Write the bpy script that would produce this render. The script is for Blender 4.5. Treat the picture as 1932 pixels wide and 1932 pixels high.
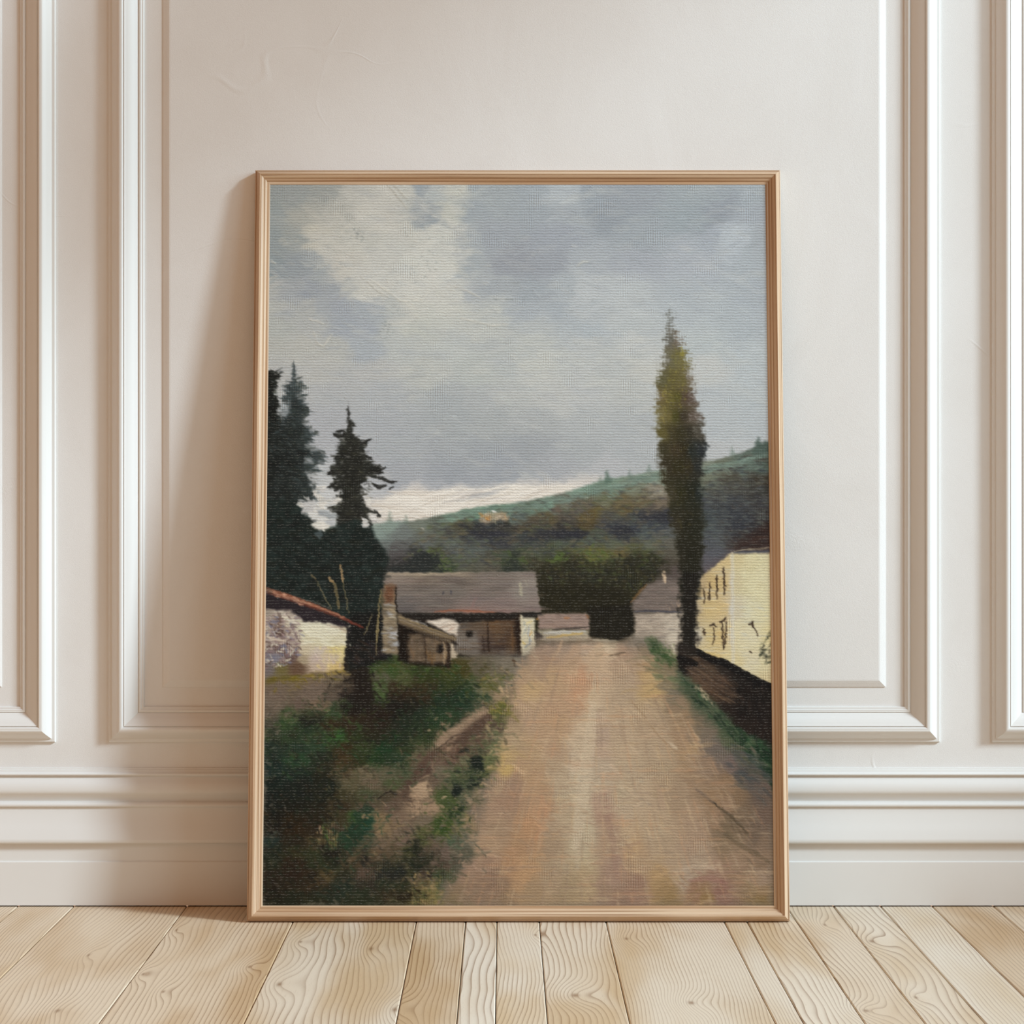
import bpy, bmesh, math, random
import numpy as np
from mathutils import Vector

for _o in list(bpy.data.objects):
    bpy.data.objects.remove(_o, do_unlink=True)
SC = bpy.context.scene
COL = SC.collection
# ---- the place, measured in metres: back wall on y = 0, floor on z = 0 -----------------------
CAM_D, CAM_H, FPX, VX, VY = 3.33, 0.563, 4692.0, 950.0, 915.0
PXM = FPX / CAM_D                         # image pixels per metre on the back wall
wx = lambda px: (px - VX) / PXM           # the same on the back wall, as a place
wz = lambda py: CAM_H + (VY - py) / PXM
FR_W, FR_H, FR_X, FR_B = 0.6990, 0.9875, 0.0190, 0.1180   # picture frame: size, middle, distance of its foot from the wall
FR_T = math.asin((FR_B - .0065) / FR_H)   # lean
RAIL = .0205                              # face width of the frame rails
CANVAS_Y = .0122                          # canvas face above the frame's back
CANVAS_W, CANVAS_H = FR_W - 2 * RAIL, FR_H - 2 * RAIL
def pixel_to_canvas(x, y):  # image pixel to canvas position, projected back through the camera
    c, s = math.cos(FR_T), math.sin(FR_T)
    y0, z0 = -FR_B - c * CANVAS_Y, s * CANVAS_Y       # canvas plane at the frame's foot
    k = (VY - y) / FPX
    # z0 + c*t - CAM_H = k * (CAM_D + y0 + s*t)
    t = (k * (CAM_D + y0) - z0 + CAM_H) / (c - k * s)
    d = CAM_D + y0 + s * t
    return (x - VX) * d / FPX - FR_X, t - RAIL
# ---- camera, sky, sun, window fill, exposure -------------------------------------------------
cam_d = bpy.data.cameras.new('camera')
cam = bpy.data.objects.new('camera', cam_d)
COL.objects.link(cam)
cam.location = (0, -CAM_D, CAM_H)
cam.rotation_euler = (math.pi / 2, 0, 0)
cam_d.sensor_width = 36
cam_d.lens = 36 * FPX / 1932
cam_d.shift_x = (966 - VX) / 1932
cam_d.shift_y = (VY - 966) / 1932
cam_d.clip_start = .05
SC.camera = cam

world = bpy.data.worlds.new('room_light')
SC.world = world
world.use_nodes = True
wb = world.node_tree.nodes['Background']
wb.inputs['Color'].default_value = (1, .60, .37, 1)
wb.inputs['Strength'].default_value = .40

SUN_L, SUN_E = 2.05, 1.25                    # metres to the left / down for each metre towards the wall
sun_d = bpy.data.lights.new('sun', 'SUN')
sun_d.energy = 3.15
sun_d.angle = math.radians(8.5)             # hazy sun
sun_d.color = (.737, .895, 1.0)
sun = bpy.data.objects.new('sun', sun_d)
COL.objects.link(sun)
sun.location = (5, -3, 3)

sun.rotation_euler = Vector((-SUN_L, 1, -SUN_E)).to_track_quat('-Z', 'Y').to_euler()

win_d = bpy.data.lights.new('window_fill', 'AREA')  # sky light of an unseen window, added to brighten the right side
win_d.shape = 'RECTANGLE'
win_d.size, win_d.size_y = 3.0, 1.5
win_d.energy = 70
win_d.color = (.60, .87, 1.0)
win = bpy.data.objects.new('window_fill', win_d)
COL.objects.link(win)
win.location = (2.62, -1.9, 1.85)
win.rotation_euler = Vector((-1, 0, 0)).to_track_quat('-Z', 'Y').to_euler()

SC.view_settings.view_transform = 'Standard'
SC.view_settings.look = 'None'
SC.view_settings.exposure = 0
SC.view_settings.gamma = 1
SC.view_settings.use_curve_mapping = False
# ---- the oil painting: pigment colour and paint thickness on a fine canvas grid -------------
GW, GH = 560, 800                 # canvas grid (threads are added by the material)
RNG = np.random.default_rng(7)

def vnoise(sx, sy, seed, w=GW, h=GH):
    """smooth value noise in 0..1, cell size sx, sy (grid units)"""
    r = np.random.default_rng(seed)
    nx, ny = int(w / sx) + 4, int(h / sy) + 4
    g = r.random((ny, nx)).astype(np.float32)
    xs, ys = np.arange(w) / sx, np.arange(h) / sy
    xi, yi = xs.astype(int), ys.astype(int)
    fx, fy = xs - xi, ys - yi
    fx, fy = fx * fx * (3 - 2 * fx), (fy * fy * (3 - 2 * fy))[:, None]
    a = g[yi][:, xi] * (1 - fx) + g[yi][:, xi + 1] * fx
    b = g[yi + 1][:, xi] * (1 - fx) + g[yi + 1][:, xi + 1] * fx
    return (a * (1 - fy) + b * fy).astype(np.float32)

def fbm(s, seed, ax=1.0, octs=3):
    n, amp, tot = 0, 1.0, 0
    for k in range(octs):
        n = n + amp * vnoise(max(1.2, s * ax / 2 ** k), max(1.2, s / 2 ** k), seed + 31 * k)
        tot += amp
        amp *= .55
    return n / tot

def to_grid(x, y):
    """image pixels -> canvas grid (projected back through the camera onto the canvas plane)"""
    x, y = np.asarray(x, float), np.asarray(y, float)
    lx, lz = pixel_to_canvas(x, y)
    return (lx / CANVAS_W + .5) * (GW - 1), (1 - lz / CANVAS_H) * (GH - 1)

class Paint:
    def __init__(self):
        self.c = np.zeros((GH, GW, 3), np.float32)
        self.h = np.zeros((GH, GW), np.float32)
        self.gy, self.gx = np.mgrid[0:GH, 0:GW].astype(np.float32)
        self.w1 = fbm(16, 101, 1.6) - .5
        self.w2 = fbm(16, 202, 1.6) - .5
        self.f1 = fbm(4, 303, 1.5, 2) - .5
        self.f2 = fbm(4, 404, 1.5, 2) - .5
        self.rib = (np.sin(self.gy * 2 * np.pi / 3.05 + 2.2 * (vnoise(30, 6, 5) - .5)) * .5 + .5)
        self.weave = (.6 * self.rib + .4 * (np.sin(self.gx * 2 * np.pi / 3.6) * .5 + .5)) * .55 + .45 * vnoise(2.2, 1.6, 6)

    def blend(self, m, col, win=None, thick=0.0):
        sl = win or (slice(0, GH), slice(0, GW))
        m3 = m[..., None]
        self.c[sl] = self.c[sl] * (1 - m3) + np.asarray(col, np.float32) * m3
        if thick:
            self.h[sl] = self.h[sl] * (1 - m) + thick * m

    def polymask(self, pts, edge=1.0, rough=1.5, coarse=0.0):
        p = np.array(pts, float)
        qx, qy = to_grid(p[:, 0], p[:, 1])
        pad = 6 + int(rough * 2 + coarse)
        x0, x1 = max(0, int(qx.min()) - pad), min(GW, int(qx.max()) + pad)
        y0, y1 = max(0, int(qy.min()) - pad), min(GH, int(qy.max()) + pad)
        if x1 <= x0 or y1 <= y0:
            return None, None
        sl = (slice(y0, y1), slice(x0, x1))
        X = self.gx[sl] + rough * 2 * self.f1[sl] + coarse * 2 * self.w1[sl]
        Y = self.gy[sl] + rough * 2 * self.f2[sl] + coarse * 2 * self.w2[sl]
        inside = np.zeros(X.shape, bool)
        d2 = np.full(X.shape, 1e9, np.float32)
        n = len(qx)
        for i in range(n):
            ax, ay, bx, by = qx[i], qy[i], qx[(i + 1) % n], qy[(i + 1) % n]
            c = (ay > Y) != (by > Y)
            if ay != by:
                inside ^= c & (X < (bx - ax) * (Y - ay) / (by - ay) + ax)
            vx, vy = bx - ax, by - ay
            t = np.clip(((X - ax) * vx + (Y - ay) * vy) / (vx * vx + vy * vy + 1e-9), 0, 1)
            d2 = np.minimum(d2, (X - ax - t * vx) ** 2 + (Y - ay - t * vy) ** 2)
        d = np.sqrt(d2)
        sd = np.where(inside, d, -d)
        return np.clip(sd / max(edge, .01) * .5 + .5, 0, 1).astype(np.float32), sl

    def poly(self, pts, col, edge=1.0, rough=1.5, coarse=0.0, op=1.0, dry=0.0, thick=0.0, var=.06, seed=None):
        """a filled shape; dry > 0 lets the weave break its edges"""
        m, sl = self.polymask(pts, edge, rough, coarse)
        if m is None:
            return
        if dry > 0:
            m = np.clip((m - self.weave[sl] * dry * (1 - m * .6)) * 1.8, 0, 1)
        col = np.asarray(col, np.float32)
        v = 1 + var * 4 * (self.w1[sl] * .6 + self.f2[sl] * .8)
        self.blend(m * op, col * v[..., None], sl, thick)

    def field(self, samples, mask=None, sl=None, p=2.2, warp=14, sx=1.0, sy=1.3, soft=60.0):
        """colour interpolated between samples (x, y in image pixels; r, g, b)"""
        s = np.array(samples, float)
        qx, qy = to_grid(s[:, 0], s[:, 1])
        sl = sl or (slice(0, GH), slice(0, GW))
        X = self.gx[sl] + warp * 2 * self.w1[sl] + warp * .4 * self.f1[sl]
        Y = self.gy[sl] + warp * 2 * self.w2[sl] * .7 + warp * .4 * self.f2[sl]
        acc = np.zeros(X.shape + (3,), np.float32)
        tot = np.zeros(X.shape, np.float32)
        for i in range(len(s)):
            w = 1.0 / (((X - qx[i]) * sx) ** 2 + ((Y - qy[i]) * sy) ** 2 + soft) ** p
            tot += w
            acc += w[..., None] * s[i, 2:].astype(np.float32)
        out = acc / tot[..., None]
        if mask is None:
            self.c[sl] = out
        else:
            self.blend(mask, out, sl)

    def stroke(self, pts, width, col, op=1.0, taper=.5, bristle=.35, thick=0.0, dry=0.0, var=.05, soft=0.0):
        """one brush stroke along a polyline (image pixels; width in image pixels)"""
        p = np.array(pts, float)
        qx, qy = to_grid(p[:, 0], p[:, 1])
        wd = width * .295
        pad = int(wd + 4)
        x0, x1 = max(0, int(qx.min()) - pad), min(GW, int(qx.max()) + pad)
        y0, y1 = max(0, int(qy.min()) - pad), min(GH, int(qy.max()) + pad)
        if x1 <= x0 or y1 <= y0:
            return
        sl = (slice(y0, y1), slice(x0, x1))
        X, Y = self.gx[sl] + .8 * self.f1[sl], self.gy[sl] + .8 * self.f2[sl]
        L = np.hypot(np.diff(qx), np.diff(qy))
        tot = L.sum() + 1e-6
        best = np.full(X.shape, 1e9, np.float32)
        along = np.zeros(X.shape, np.float32)
        side = np.zeros(X.shape, np.float32)
        run = 0.0
        for i in range(len(qx) - 1):
            vx, vy = qx[i + 1] - qx[i], qy[i + 1] - qy[i]
            t = np.clip(((X - qx[i]) * vx + (Y - qy[i]) * vy) / (vx * vx + vy * vy + 1e-9), 0, 1)
            dx, dy = X - qx[i] - t * vx, Y - qy[i] - t * vy
            d = np.hypot(dx, dy)
            k = d < best
            best = np.where(k, d, best)
            along = np.where(k, (run + t * L[i]) / tot, along)
            side = np.where(k, np.sign(dx * vy - dy * vx) * d, side)
            run += L[i]
        r = wd * (1 - taper * np.abs(along * 2 - 1) ** 2)
        m = np.clip((r - best) / (1.0 + soft * wd) + .5 * (1 - soft), 0, 1)
        br = np.sin(side * 2.7 + RNG.random() * 6) * .5 + .5
        m = m * (1 - bristle * br * (best / (wd + .3)))
        if dry > 0:
            m = np.clip((m - self.weave[sl] * dry) * 1.8, 0, 1)
        j = 1 + var * (RNG.random() - .5) * 2 + .18 * var * (RNG.random(3) - .5)
        self.blend(m * op, np.asarray(col, np.float32) * j * (1 + .10 * (br[..., None] - .5)), sl, 0)
        if thick:
            self.h[sl] = np.maximum(self.h[sl], m * thick * (.55 + .45 * br) * (.5 + .5 * (best / (wd + .5))))

    def dabs(self, pts, n, pal, length, width, ang, jit=.5, op=.7, dry=0.0, thick=0.0, var=.10, curve=0.0, soft=.7):
        """n short strokes scattered inside a polygon"""
        p = np.array(pts, float)
        lo, hi = p.min(0), p.max(0)
        k = 0
        tries = 0
        while k < n and tries < n * 30:
            tries += 1
            x, y = lo + (hi - lo) * RNG.random(2)
            ins = False
            for i in range(len(p)):
                a, b = p[i], p[(i + 1) % len(p)]
                if (a[1] > y) != (b[1] > y) and x < (b[0] - a[0]) * (y - a[1]) / (b[1] - a[1]) + a[0]:
                    ins = not ins
            if not ins:
                continue
            k += 1
            a = ang + jit * (RNG.random() - .5) * 2
            ln = length * (.5 + RNG.random()) * .5
            cx, cy = np.cos(a) * ln, np.sin(a) * ln
            bend = curve * (RNG.random() - .5) * ln
            self.stroke([(x - cx, y - cy), (x - cy * 0 + bend * .5, y + bend), (x + cx, y + cy)],
                        width * (.7 + .9 * RNG.random()) * (1 + .5 * soft), pal[RNG.integers(len(pal))], op, .5, .4, thick, dry, var, soft)

    # neighbouring colours dragged over each other
    def scumble(P, pts, n, length, width, ang=0.0, jit=.8, off=16, op=.6, dry=.45, var=.2):
        p = np.array(pts, float)
        lo, hi = p.min(0), p.max(0)
        for k in range(n):
            x, y = lo + (hi - lo) * RNG.random(2)
            ins = False
            for i in range(len(p)):
                a, b = p[i], p[(i + 1) % len(p)]
                if (a[1] > y) != (b[1] > y) and x < (b[0] - a[0]) * (y - a[1]) / (b[1] - a[1]) + a[0]:
                    ins = not ins
            if not ins:
                continue
            ox, oy = to_grid(x + off * RNG.normal(), y + off * .7 * RNG.normal())
            col = P.c[int(np.clip(oy, 0, GH - 1)), int(np.clip(ox, 0, GW - 1))] * (1 + var * (RNG.random() - .45))
            a = ang + jit * (RNG.random() - .5) * 2
            ln = length * (.4 + RNG.random())
            P.stroke([(x - np.cos(a) * ln * .5, y - np.sin(a) * ln * .5), (x, y + RNG.normal()), (x + np.cos(a) * ln * .5, y + np.sin(a) * ln * .5)], width * (.6 + .8 * RNG.random()), col, op, .5, .5, .25, dry, .04, .25)

def H(*rows):
    """'y: x r g b, x r g b' rows -> samples"""
    out = []
    for y, lst in rows:
        for t in lst.split(','):
            v = [float(q) for q in t.split()]
            out.append((v[0], y, v[1], v[2], v[3]))
    return out

def paint_canvas():
    P = Paint()
    P.c[:] = (120, 110, 95)
    P.c[int(GH*.62):] = (110, 92, 74)
    # ---------------- sky
    P.field(H(
        (360, '515 150 158 155,560 154 160 156,620 160 163 155,690 192 188 174,740 200 195 180,775 196 192 176,800 150 160 166,820 178 182 176,870 195 192 175,890 160 168 170,950 158 165 167,1010 155 163 168,1060 174 180 182,1085 170 176 178,1110 150 158 165,1200 152 157 163,1300 155 163 166,1440 160 168 172'),
        (405, '515 150 160 158,580 172 171 158,640 180 178 165,700 198 193 178,745 196 190 175,770 186 184 170,800 140 150 158,822 150 158 162,850 190 188 170,890 155 163 167,1000 155 162 167,1070 160 166 170,1150 146 153 160,1300 150 160 164,1350 146 152 160,1440 160 166 172'),
        (450, '515 145 155 155,560 156 161 155,600 196 189 168,680 190 187 172,760 195 192 178,830 198 195 180,868 178 178 170,890 160 166 168,930 155 160 166,1050 155 160 168,1200 155 162 167,1350 160 166 174,1375 176 182 186,1440 162 168 172'),
        (500, '515 140 152 155,560 146 154 158,600 158 164 164,640 195 187 170,720 195 191 178,790 200 197 183,845 201 198 184,876 158 165 167,980 149 152 159,1040 152 156 163,1100 165 170 174,1200 162 166 173,1300 168 172 178,1440 165 172 176'),
        (550, '515 172 172 165,545 158 162 164,575 148 154 162,620 156 161 164,660 178 178 170,700 198 193 178,800 200 196 182,860 194 192 180,885 172 175 174,930 160 165 168,1000 156 163 168,1060 166 172 175,1100 182 185 184,1180 180 184 183,1300 168 174 178,1440 165 172 177'),
        (585, '520 176 176 166,570 172 172 165,610 160 164 166,650 156 161 168,700 160 166 170,740 176 178 170,790 194 191 176,850 196 193 178,930 184 185 176,990 165 171 175,1050 164 171 176,1100 178 182 182,1180 182 185 183,1300 172 178 180'),
        (620, '515 172 174 165,590 172 172 166,650 156 162 169,690 157 163 171,730 176 178 172,780 186 186 172,830 190 189 176,900 185 185 175,1000 176 179 176,1100 170 177 180,1200 178 182 180,1400 168 175 178'),
        (655, '515 176 174 163,580 180 177 165,640 176 175 166,690 164 170 174,760 180 182 175,850 184 186 178,950 178 180 174,1000 184 185 176,1100 180 182 178,1200 188 188 182,1320 178 184 182,1400 178 184 184'),
        (700, '530 176 173 166,600 180 177 168,700 178 176 170,800 182 182 172,900 178 181 173,960 176 179 174,1020 190 189 178,1090 182 183 177,1150 180 181 175,1230 190 187 176,1330 188 187 180,1440 178 184 184'),
        (750, '620 172 172 170,720 170 172 172,850 164 168 168,900 170 172 170,960 181 181 174,1040 184 183 176,1100 182 182 178,1200 181 181 174,1350 176 180 180,1440 176 182 182'),
        (800, '620 168 168 170,720 166 168 170,850 161 165 165,930 165 168 166,1000 168 170 168,1100 172 174 172,1200 172 174 172,1350 175 179 179,1440 174 179 180'),
        (850, '610 170 170 172,660 165 165 168,750 163 166 168,850 160 163 165,900 156 160 163,1000 155 158 161,1100 165 168 168,1200 170 172 172,1350 178 178 176,1430 180 180 178'),
        (890, '600 182 182 180,640 176 176 176,700 170 170 172,760 160 162 166,850 151 155 161,950 153 157 163,1050 164 165 168,1150 176 175 175,1230 170 172 170,1350 178 178 176'),
        (930, '600 192 190 186,650 190 188 184,700 186 184 182,740 176 175 177,770 168 168 172,850 165 166 170,950 172 172 174,1050 186 182 178,1120 184 181 178'),
        (970, '600 205 200 190,650 200 196 188,700 196 190 184,760 196 190 184,800 196 190 182')), warp=13, p=2.4, soft=40)
    _, low = to_grid(960, 1190)
    P.c[int(low):] = (112, 96, 78)
    sky = [(505, 350), (1450, 350), (1450, 830), (1100, 905), (505, 960)]
    P.dabs(sky, 520, [(200, 195, 180), (160, 167, 172), (178, 180, 176), (152, 158, 166), (188, 186, 176)], 46, 11, .05, .5, .14, dry=.35, var=.03, curve=.6)
    P.dabs([(560, 400), (860, 380), (880, 560), (760, 620), (640, 540)], 150, [(206, 200, 184), (200, 194, 176), (194, 190, 178)], 40, 12, .3, .8, .28, dry=.3, var=.02, thick=.25, curve=.8)
    P.dabs([(900, 620), (1240, 640), (1240, 760), (900, 740)], 110, [(194, 192, 182), (190, 188, 174), (172, 176, 176)], 40, 9, -.05, .3, .25, dry=.6, var=.02)
    mean = np.array([172, 174, 171], np.float32)
    lum = P.c.mean(-1, keepdims=True)
    P.c = lum + (P.c - lum) * .72 + (mean - mean.mean()) * .28
    # dark flecks where the weave shows through
    for bx, by, n, sp in ((675, 445, 26, 16), (725, 620, 22, 22), (790, 500, 16, 40), (955, 566, 22, 30), (800, 470, 10, 60), (1080, 560, 8, 90)):
        for k in range(n):
            x = bx + RNG.normal() * sp * .5
            y = by + (0 if by == 566 else RNG.normal() * sp * .45)
            P.stroke([(x, y), (x + 2, y)], 1.8, (118, 124, 120), .45, 0, 0)
    # swirling bristle marks
    for pts in ([(590, 620), (600, 648), (612, 655), (622, 640), (628, 632)], [(680, 520), (712, 548), (735, 562)], [(700, 528), (760, 570), (800, 565), (806, 556)],
                [(720, 335), (762, 385), (770, 395)], [(735, 340), (770, 378)], [(585, 602), (600, 606), (612, 612)], [(1090, 502), (1100, 494), (1112, 494)],
                [(852, 540), (880, 548), (905, 562)], [(868, 600), (930, 615), (960, 612)], [(512, 525), (524, 522)], [(512, 492), (520, 498)]):
        P.stroke(pts, 5, (206, 200, 184), .5, .5, .6, thick=.8)
        P.stroke([(a + 1, b + 3) for a, b in pts], 2, (140, 140, 130), .35, .5, .4)
    P.scumble([(505, 352), (1448, 352), (1448, 830), (1100, 890), (510, 900)], 1500, 26, 8, .05, .6, 26, .35, .5, .05)
    # ---------------- bright cloud bank over the ridge, thick paint
    P.poly([(690, 950), (708, 944), (730, 938), (764, 920), (790, 912), (815, 930), (842, 922), (868, 917), (900, 922), (947, 914), (990, 909), (1056, 908), (1110, 900), (1135, 902), (1090, 930), (1030, 945), (940, 960), (860, 975), (790, 990), (720, 995), (690, 975)],
           (207, 197, 184), 5, 2, 2, .8, var=.02, thick=.5)
    P.poly([(752, 934), (772, 919), (800, 930), (842, 925), (870, 919), (905, 926), (950, 917), (1000, 916), (1060, 918), (1085, 920), (1050, 932), (990, 944), (940, 952), (880, 960), (840, 972), (800, 982), (770, 984), (740, 970), (706, 958), (712, 946)],
           (222, 213, 198), 2, 2, 1, .95, var=.02, thick=.8)
    P.poly([(640, 935), (690, 930), (720, 950), (705, 985), (660, 960)], (200, 193, 184), 6, 2, 2, .6)
    for k in range(120):
        x = 715 + RNG.random() * 350
        y0 = np.interp(x, [700, 764, 842, 950, 1060, 1090], [958, 930, 930, 924, 920, 916])
        y1 = np.interp(x, [700, 780, 860, 950, 1030, 1090], [975, 978, 964, 948, 934, 922])
        y = y0 + (y1 - y0) * RNG.random()
        ln = 14 + 26 * RNG.random()
        sl = -.28 + .25 * (RNG.random() - .5) if x > 800 else .25 * (RNG.random() - .2)
        P.stroke([(x - ln, y - sl * ln), (x, y - 2 * RNG.random()), (x + ln, y + sl * ln)], 5 + 5 * RNG.random(), [(230, 221, 206), (222, 212, 197), (216, 206, 191), (212, 200, 184)][RNG.integers(4)], .6, .6, .5, thick=1.4, var=.01)
        if k % 4 == 0:
            P.stroke([(x - ln, y + 3 - sl * ln), (x, y + 2), (x + ln, y + 3 + sl * ln)], 1.6, (168, 152, 132), .55, .6, .2)
    P.dabs([(860, 926), (950, 920), (950, 940), (850, 950)], 16, [(170, 168, 168), (182, 176, 172)], 34, 4, -.15, .2, .5)
    # ---------------- hillside
    hill = [(505, 985), (696, 989), (736, 984), (775, 983), (810, 977), (845, 969), (880, 960), (944, 951), (986, 947), (1030, 938), (1085, 924), (1137, 906), (1155, 903), (1189, 897), (1241, 887), (1290, 877), (1329, 870), (1359, 866), (1390, 857), (1420, 845), (1432, 838), (1452, 833), (1455, 1240), (505, 1240)]
    m, sl = P.polymask(hill, 1.6, .8, .6)
    P.field(H(
        (880, '1250 132 148 130,1330 124 130 112,1360 104 108 90,1400 92 104 92,1440 78 92 80'),
        (905, '1145 118 138 118,1200 128 142 124,1240 130 140 122,1330 108 112 92,1380 78 76 62,1440 62 54 42'),
        (925, '1100 118 142 122,1150 112 132 112,1190 116 118 96,1240 134 126 108,1330 92 96 82,1390 70 68 62,1440 58 56 50'),
        (950, '1030 112 138 118,1070 104 106 92,1100 100 92 74,1140 104 104 80,1170 104 92 62,1210 104 90 64,1250 112 98 80,1330 70 72 74,1390 62 64 66,1440 60 58 58'),
        (962, '915 108 140 118,960 106 132 112,1000 98 116 98,1050 100 86 72,1090 88 82 74,1130 100 88 50,1180 96 82 52,1230 84 76 66'),
        (975, '860 108 134 112,900 108 138 114,945 120 122 100,985 92 102 94,1010 84 74 58,1040 86 76 50,1080 74 68 60,1110 92 76 42,1150 76 74 66,1200 62 64 66,1250 56 58 64,1330 66 72 72,1390 56 58 62,1440 52 48 48'),
        (992, '700 140 152 140,740 128 142 130,790 110 116 102,830 96 102 88,870 74 74 60,910 66 64 60,950 62 60 52,990 74 64 48,1030 62 60 56,1070 60 56 50,1110 76 64 40,1150 60 62 66,1200 58 62 68,1240 62 66 70,1330 80 88 84,1400 54 56 62,1440 54 46 44'),
        (1008, '710 128 142 132,760 108 114 108,800 98 100 90,850 86 84 68,890 62 64 66,940 56 58 62,1000 54 56 60,1060 48 50 54,1095 46 48 54,1130 72 78 66,1170 52 54 60,1220 82 90 84,1260 84 86 82,1340 76 80 80,1400 56 52 52,1440 62 46 40'),
        (1025, '720 104 112 106,760 92 92 88,800 92 96 90,850 92 98 90,900 76 80 76,950 62 62 64,1000 62 66 62,1060 78 86 68,1110 84 92 76,1160 88 92 72,1220 94 96 80,1260 92 88 76,1340 78 80 82,1400 64 52 46,1440 64 44 36'),
        (1042, '720 86 88 84,750 82 78 76,790 62 62 60,820 70 72 52,850 88 92 86,900 86 92 84,950 68 74 60,1000 74 80 60,1050 70 76 52,1100 84 88 48,1130 90 86 46,1170 100 88 50,1210 80 84 48,1260 84 78 64,1340 82 82 86,1400 70 56 48,1440 66 46 38'),
        (1060, '720 68 66 62,760 62 58 56,800 44 48 46,840 56 66 50,880 84 86 78,930 82 80 66,960 60 70 46,1000 60 58 42,1050 62 66 40,1090 58 56 46,1115 82 88 40,1150 62 68 40,1190 50 52 38,1220 44 50 34,1260 72 64 52,1330 86 82 86'),
        (1074, '720 52 52 48,780 42 46 42,830 60 68 46,880 84 82 66,930 86 80 66,970 46 54 44,1010 58 52 36,1050 46 44 36,1090 48 48 44,1130 56 64 40,1180 46 48 32,1220 42 42 32,1260 84 72 66'),
        (1095, '1030 50 44 28,1070 48 44 32,1110 44 48 44,1150 48 50 38,1190 50 54 34,1220 54 48 34,1250 92 80 72'),
        (1120, '1030 44 40 22,1070 44 40 24,1110 46 44 32,1150 44 40 28,1190 42 40 26'),
        (1145, '1030 42 38 20,1080 42 38 20,1130 36 32 20,1180 34 30 20')), m, sl, warp=6, p=2.6, soft=18)
    band = [(1000, 945), (1240, 895), (1260, 1010), (1000, 1030)]
    P.dabs([(800, 985), (1100, 930), (1250, 895), (1255, 1050), (980, 1075), (760, 1060)], 900, [(98, 84, 52), (60, 62, 68), (84, 92, 76), (72, 66, 54), (110, 96, 72), (88, 96, 56), (54, 54, 56)], 14, 5, .05, .5, .36, dry=.4)
    P.dabs([(1330, 880), (1445, 850), (1446, 1000), (1390, 1035), (1330, 1030)], 300, [(58, 60, 66), (80, 84, 80), (66, 54, 46), (92, 98, 86), (50, 46, 46)], 15, 5, .05, .4, .38, dry=.4)
    for x, y in ((860, 968), (900, 962), (960, 955), (1010, 947), (1060, 936), (1100, 926), (1140, 914), (1180, 906), (1220, 898), (1345, 876), (1390, 866), (1425, 852)):
        P.dabs([(x - 26, y + 6), (x + 26, y - 6), (x + 26, y + 8), (x - 26, y + 18)], 14, [(112, 132, 116), (120, 138, 122), (100, 116, 102)], 24, 5, -.2, .15, .5, dry=.35)
    P.poly([(1140, 908), (1143, 892), (1146, 888), (1149, 898), (1155, 905), (1152, 912), (1140, 912)], (86, 108, 92), 2, 1, 0, .85)
    for x, y, s in ((1132, 906, 5), (1188, 894, 7), (1224, 884, 7), (1380, 852, 7), (736, 976, 9), (766, 980, 6)):
        P.poly([(x - s * .5, y + s), (x, y - s), (x + s * .6, y + s)], (96, 116, 100), 2.5, 1, 0, .7)
    P.poly([(1420, 850), (1424, 834), (1430, 826), (1436, 838), (1442, 832), (1452, 834), (1452, 858), (1420, 858)], (74, 90, 80), 2, 1.5, 0, .9)
    # dark shrub line across the hill
    for pts in ([(1000, 1006), (1020, 1000), (1050, 1004), (1086, 1000), (1108, 1006), (1104, 1013), (1060, 1014), (1004, 1014)],
                [(1150, 1002), (1165, 992), (1188, 996), (1200, 1004), (1186, 1010), (1158, 1010)],
                [(1205, 972), (1222, 962), (1244, 964), (1266, 960), (1272, 984), (1240, 988), (1212, 980)],
                [(880, 1004), (900, 996), (930, 1000), (960, 1004), (955, 1014), (900, 1014)]):
        P.poly(pts, (50, 50, 56), 3, 2, 1, .8)
    # tiny sunlit house on the slope
    P.poly([(905, 976), (912, 968), (926, 966), (940, 966), (955, 970), (962, 982), (950, 988), (930, 984), (912, 990), (900, 986)], (172, 148, 116), 3, 3, 1, .7, dry=.6)
    P.dabs([(905, 968), (958, 966), (960, 978), (905, 986)], 16, [(190, 130, 62), (205, 185, 160), (150, 102, 52)], 9, 3, .4, .8, .8)
    P.stroke([(930, 964), (936, 967)], 4, (225, 220, 210), .9)
    P.dabs([(860, 988), (960, 984), (960, 998), (860, 998)], 26, [(52, 54, 56), (66, 62, 46), (48, 46, 44)], 14, 6, 0, .6, .8)
    # bushes behind the barn
    P.poly([(733, 1078), (744, 1066), (770, 1060), (786, 1046), (800, 1038), (822, 1050), (836, 1058), (842, 1072), (838, 1082), (733, 1082)], (44, 48, 46), 3, 2, 1, .85)
    P.dabs([(806, 1032), (826, 1030), (850, 1060), (856, 1078), (830, 1078), (812, 1050)], 40, [(82, 100, 48), (66, 84, 44), (92, 106, 54)], 7, 3.5, .5, 1., .6, dry=.3)
    P.poly([(944, 1079), (958, 1050), (966, 1040), (980, 1042), (976, 1062), (984, 1072), (1010, 1078)], (48, 54, 46), 3, 2, 1, .8)
    P.dabs([(952, 1038), (980, 1036), (1010, 1062), (960, 1070)], 16, [(74, 90, 42), (62, 74, 44)], 10, 4, .3, .8, .7)
    # big dark trees in the middle
    P.poly([(1010, 1092), (1016, 1066), (1034, 1058), (1050, 1062), (1066, 1040), (1080, 1050), (1100, 1052), (1130, 1058), (1160, 1066), (1180, 1050), (1200, 1040), (1224, 1046), (1250, 1050), (1262, 1080), (1240, 1090), (1222, 1098), (1208, 1118), (1190, 1132), (1186, 1140), (1192, 1152), (1196, 1160), (1116, 1160), (1020, 1158)],
           (48, 45, 28), 5, 2.5, 3, .72)
    trees = [(1015, 1075), (1066, 1045), (1200, 1045), (1258, 1060), (1212, 1110), (1190, 1135), (1060, 1120)]
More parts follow.
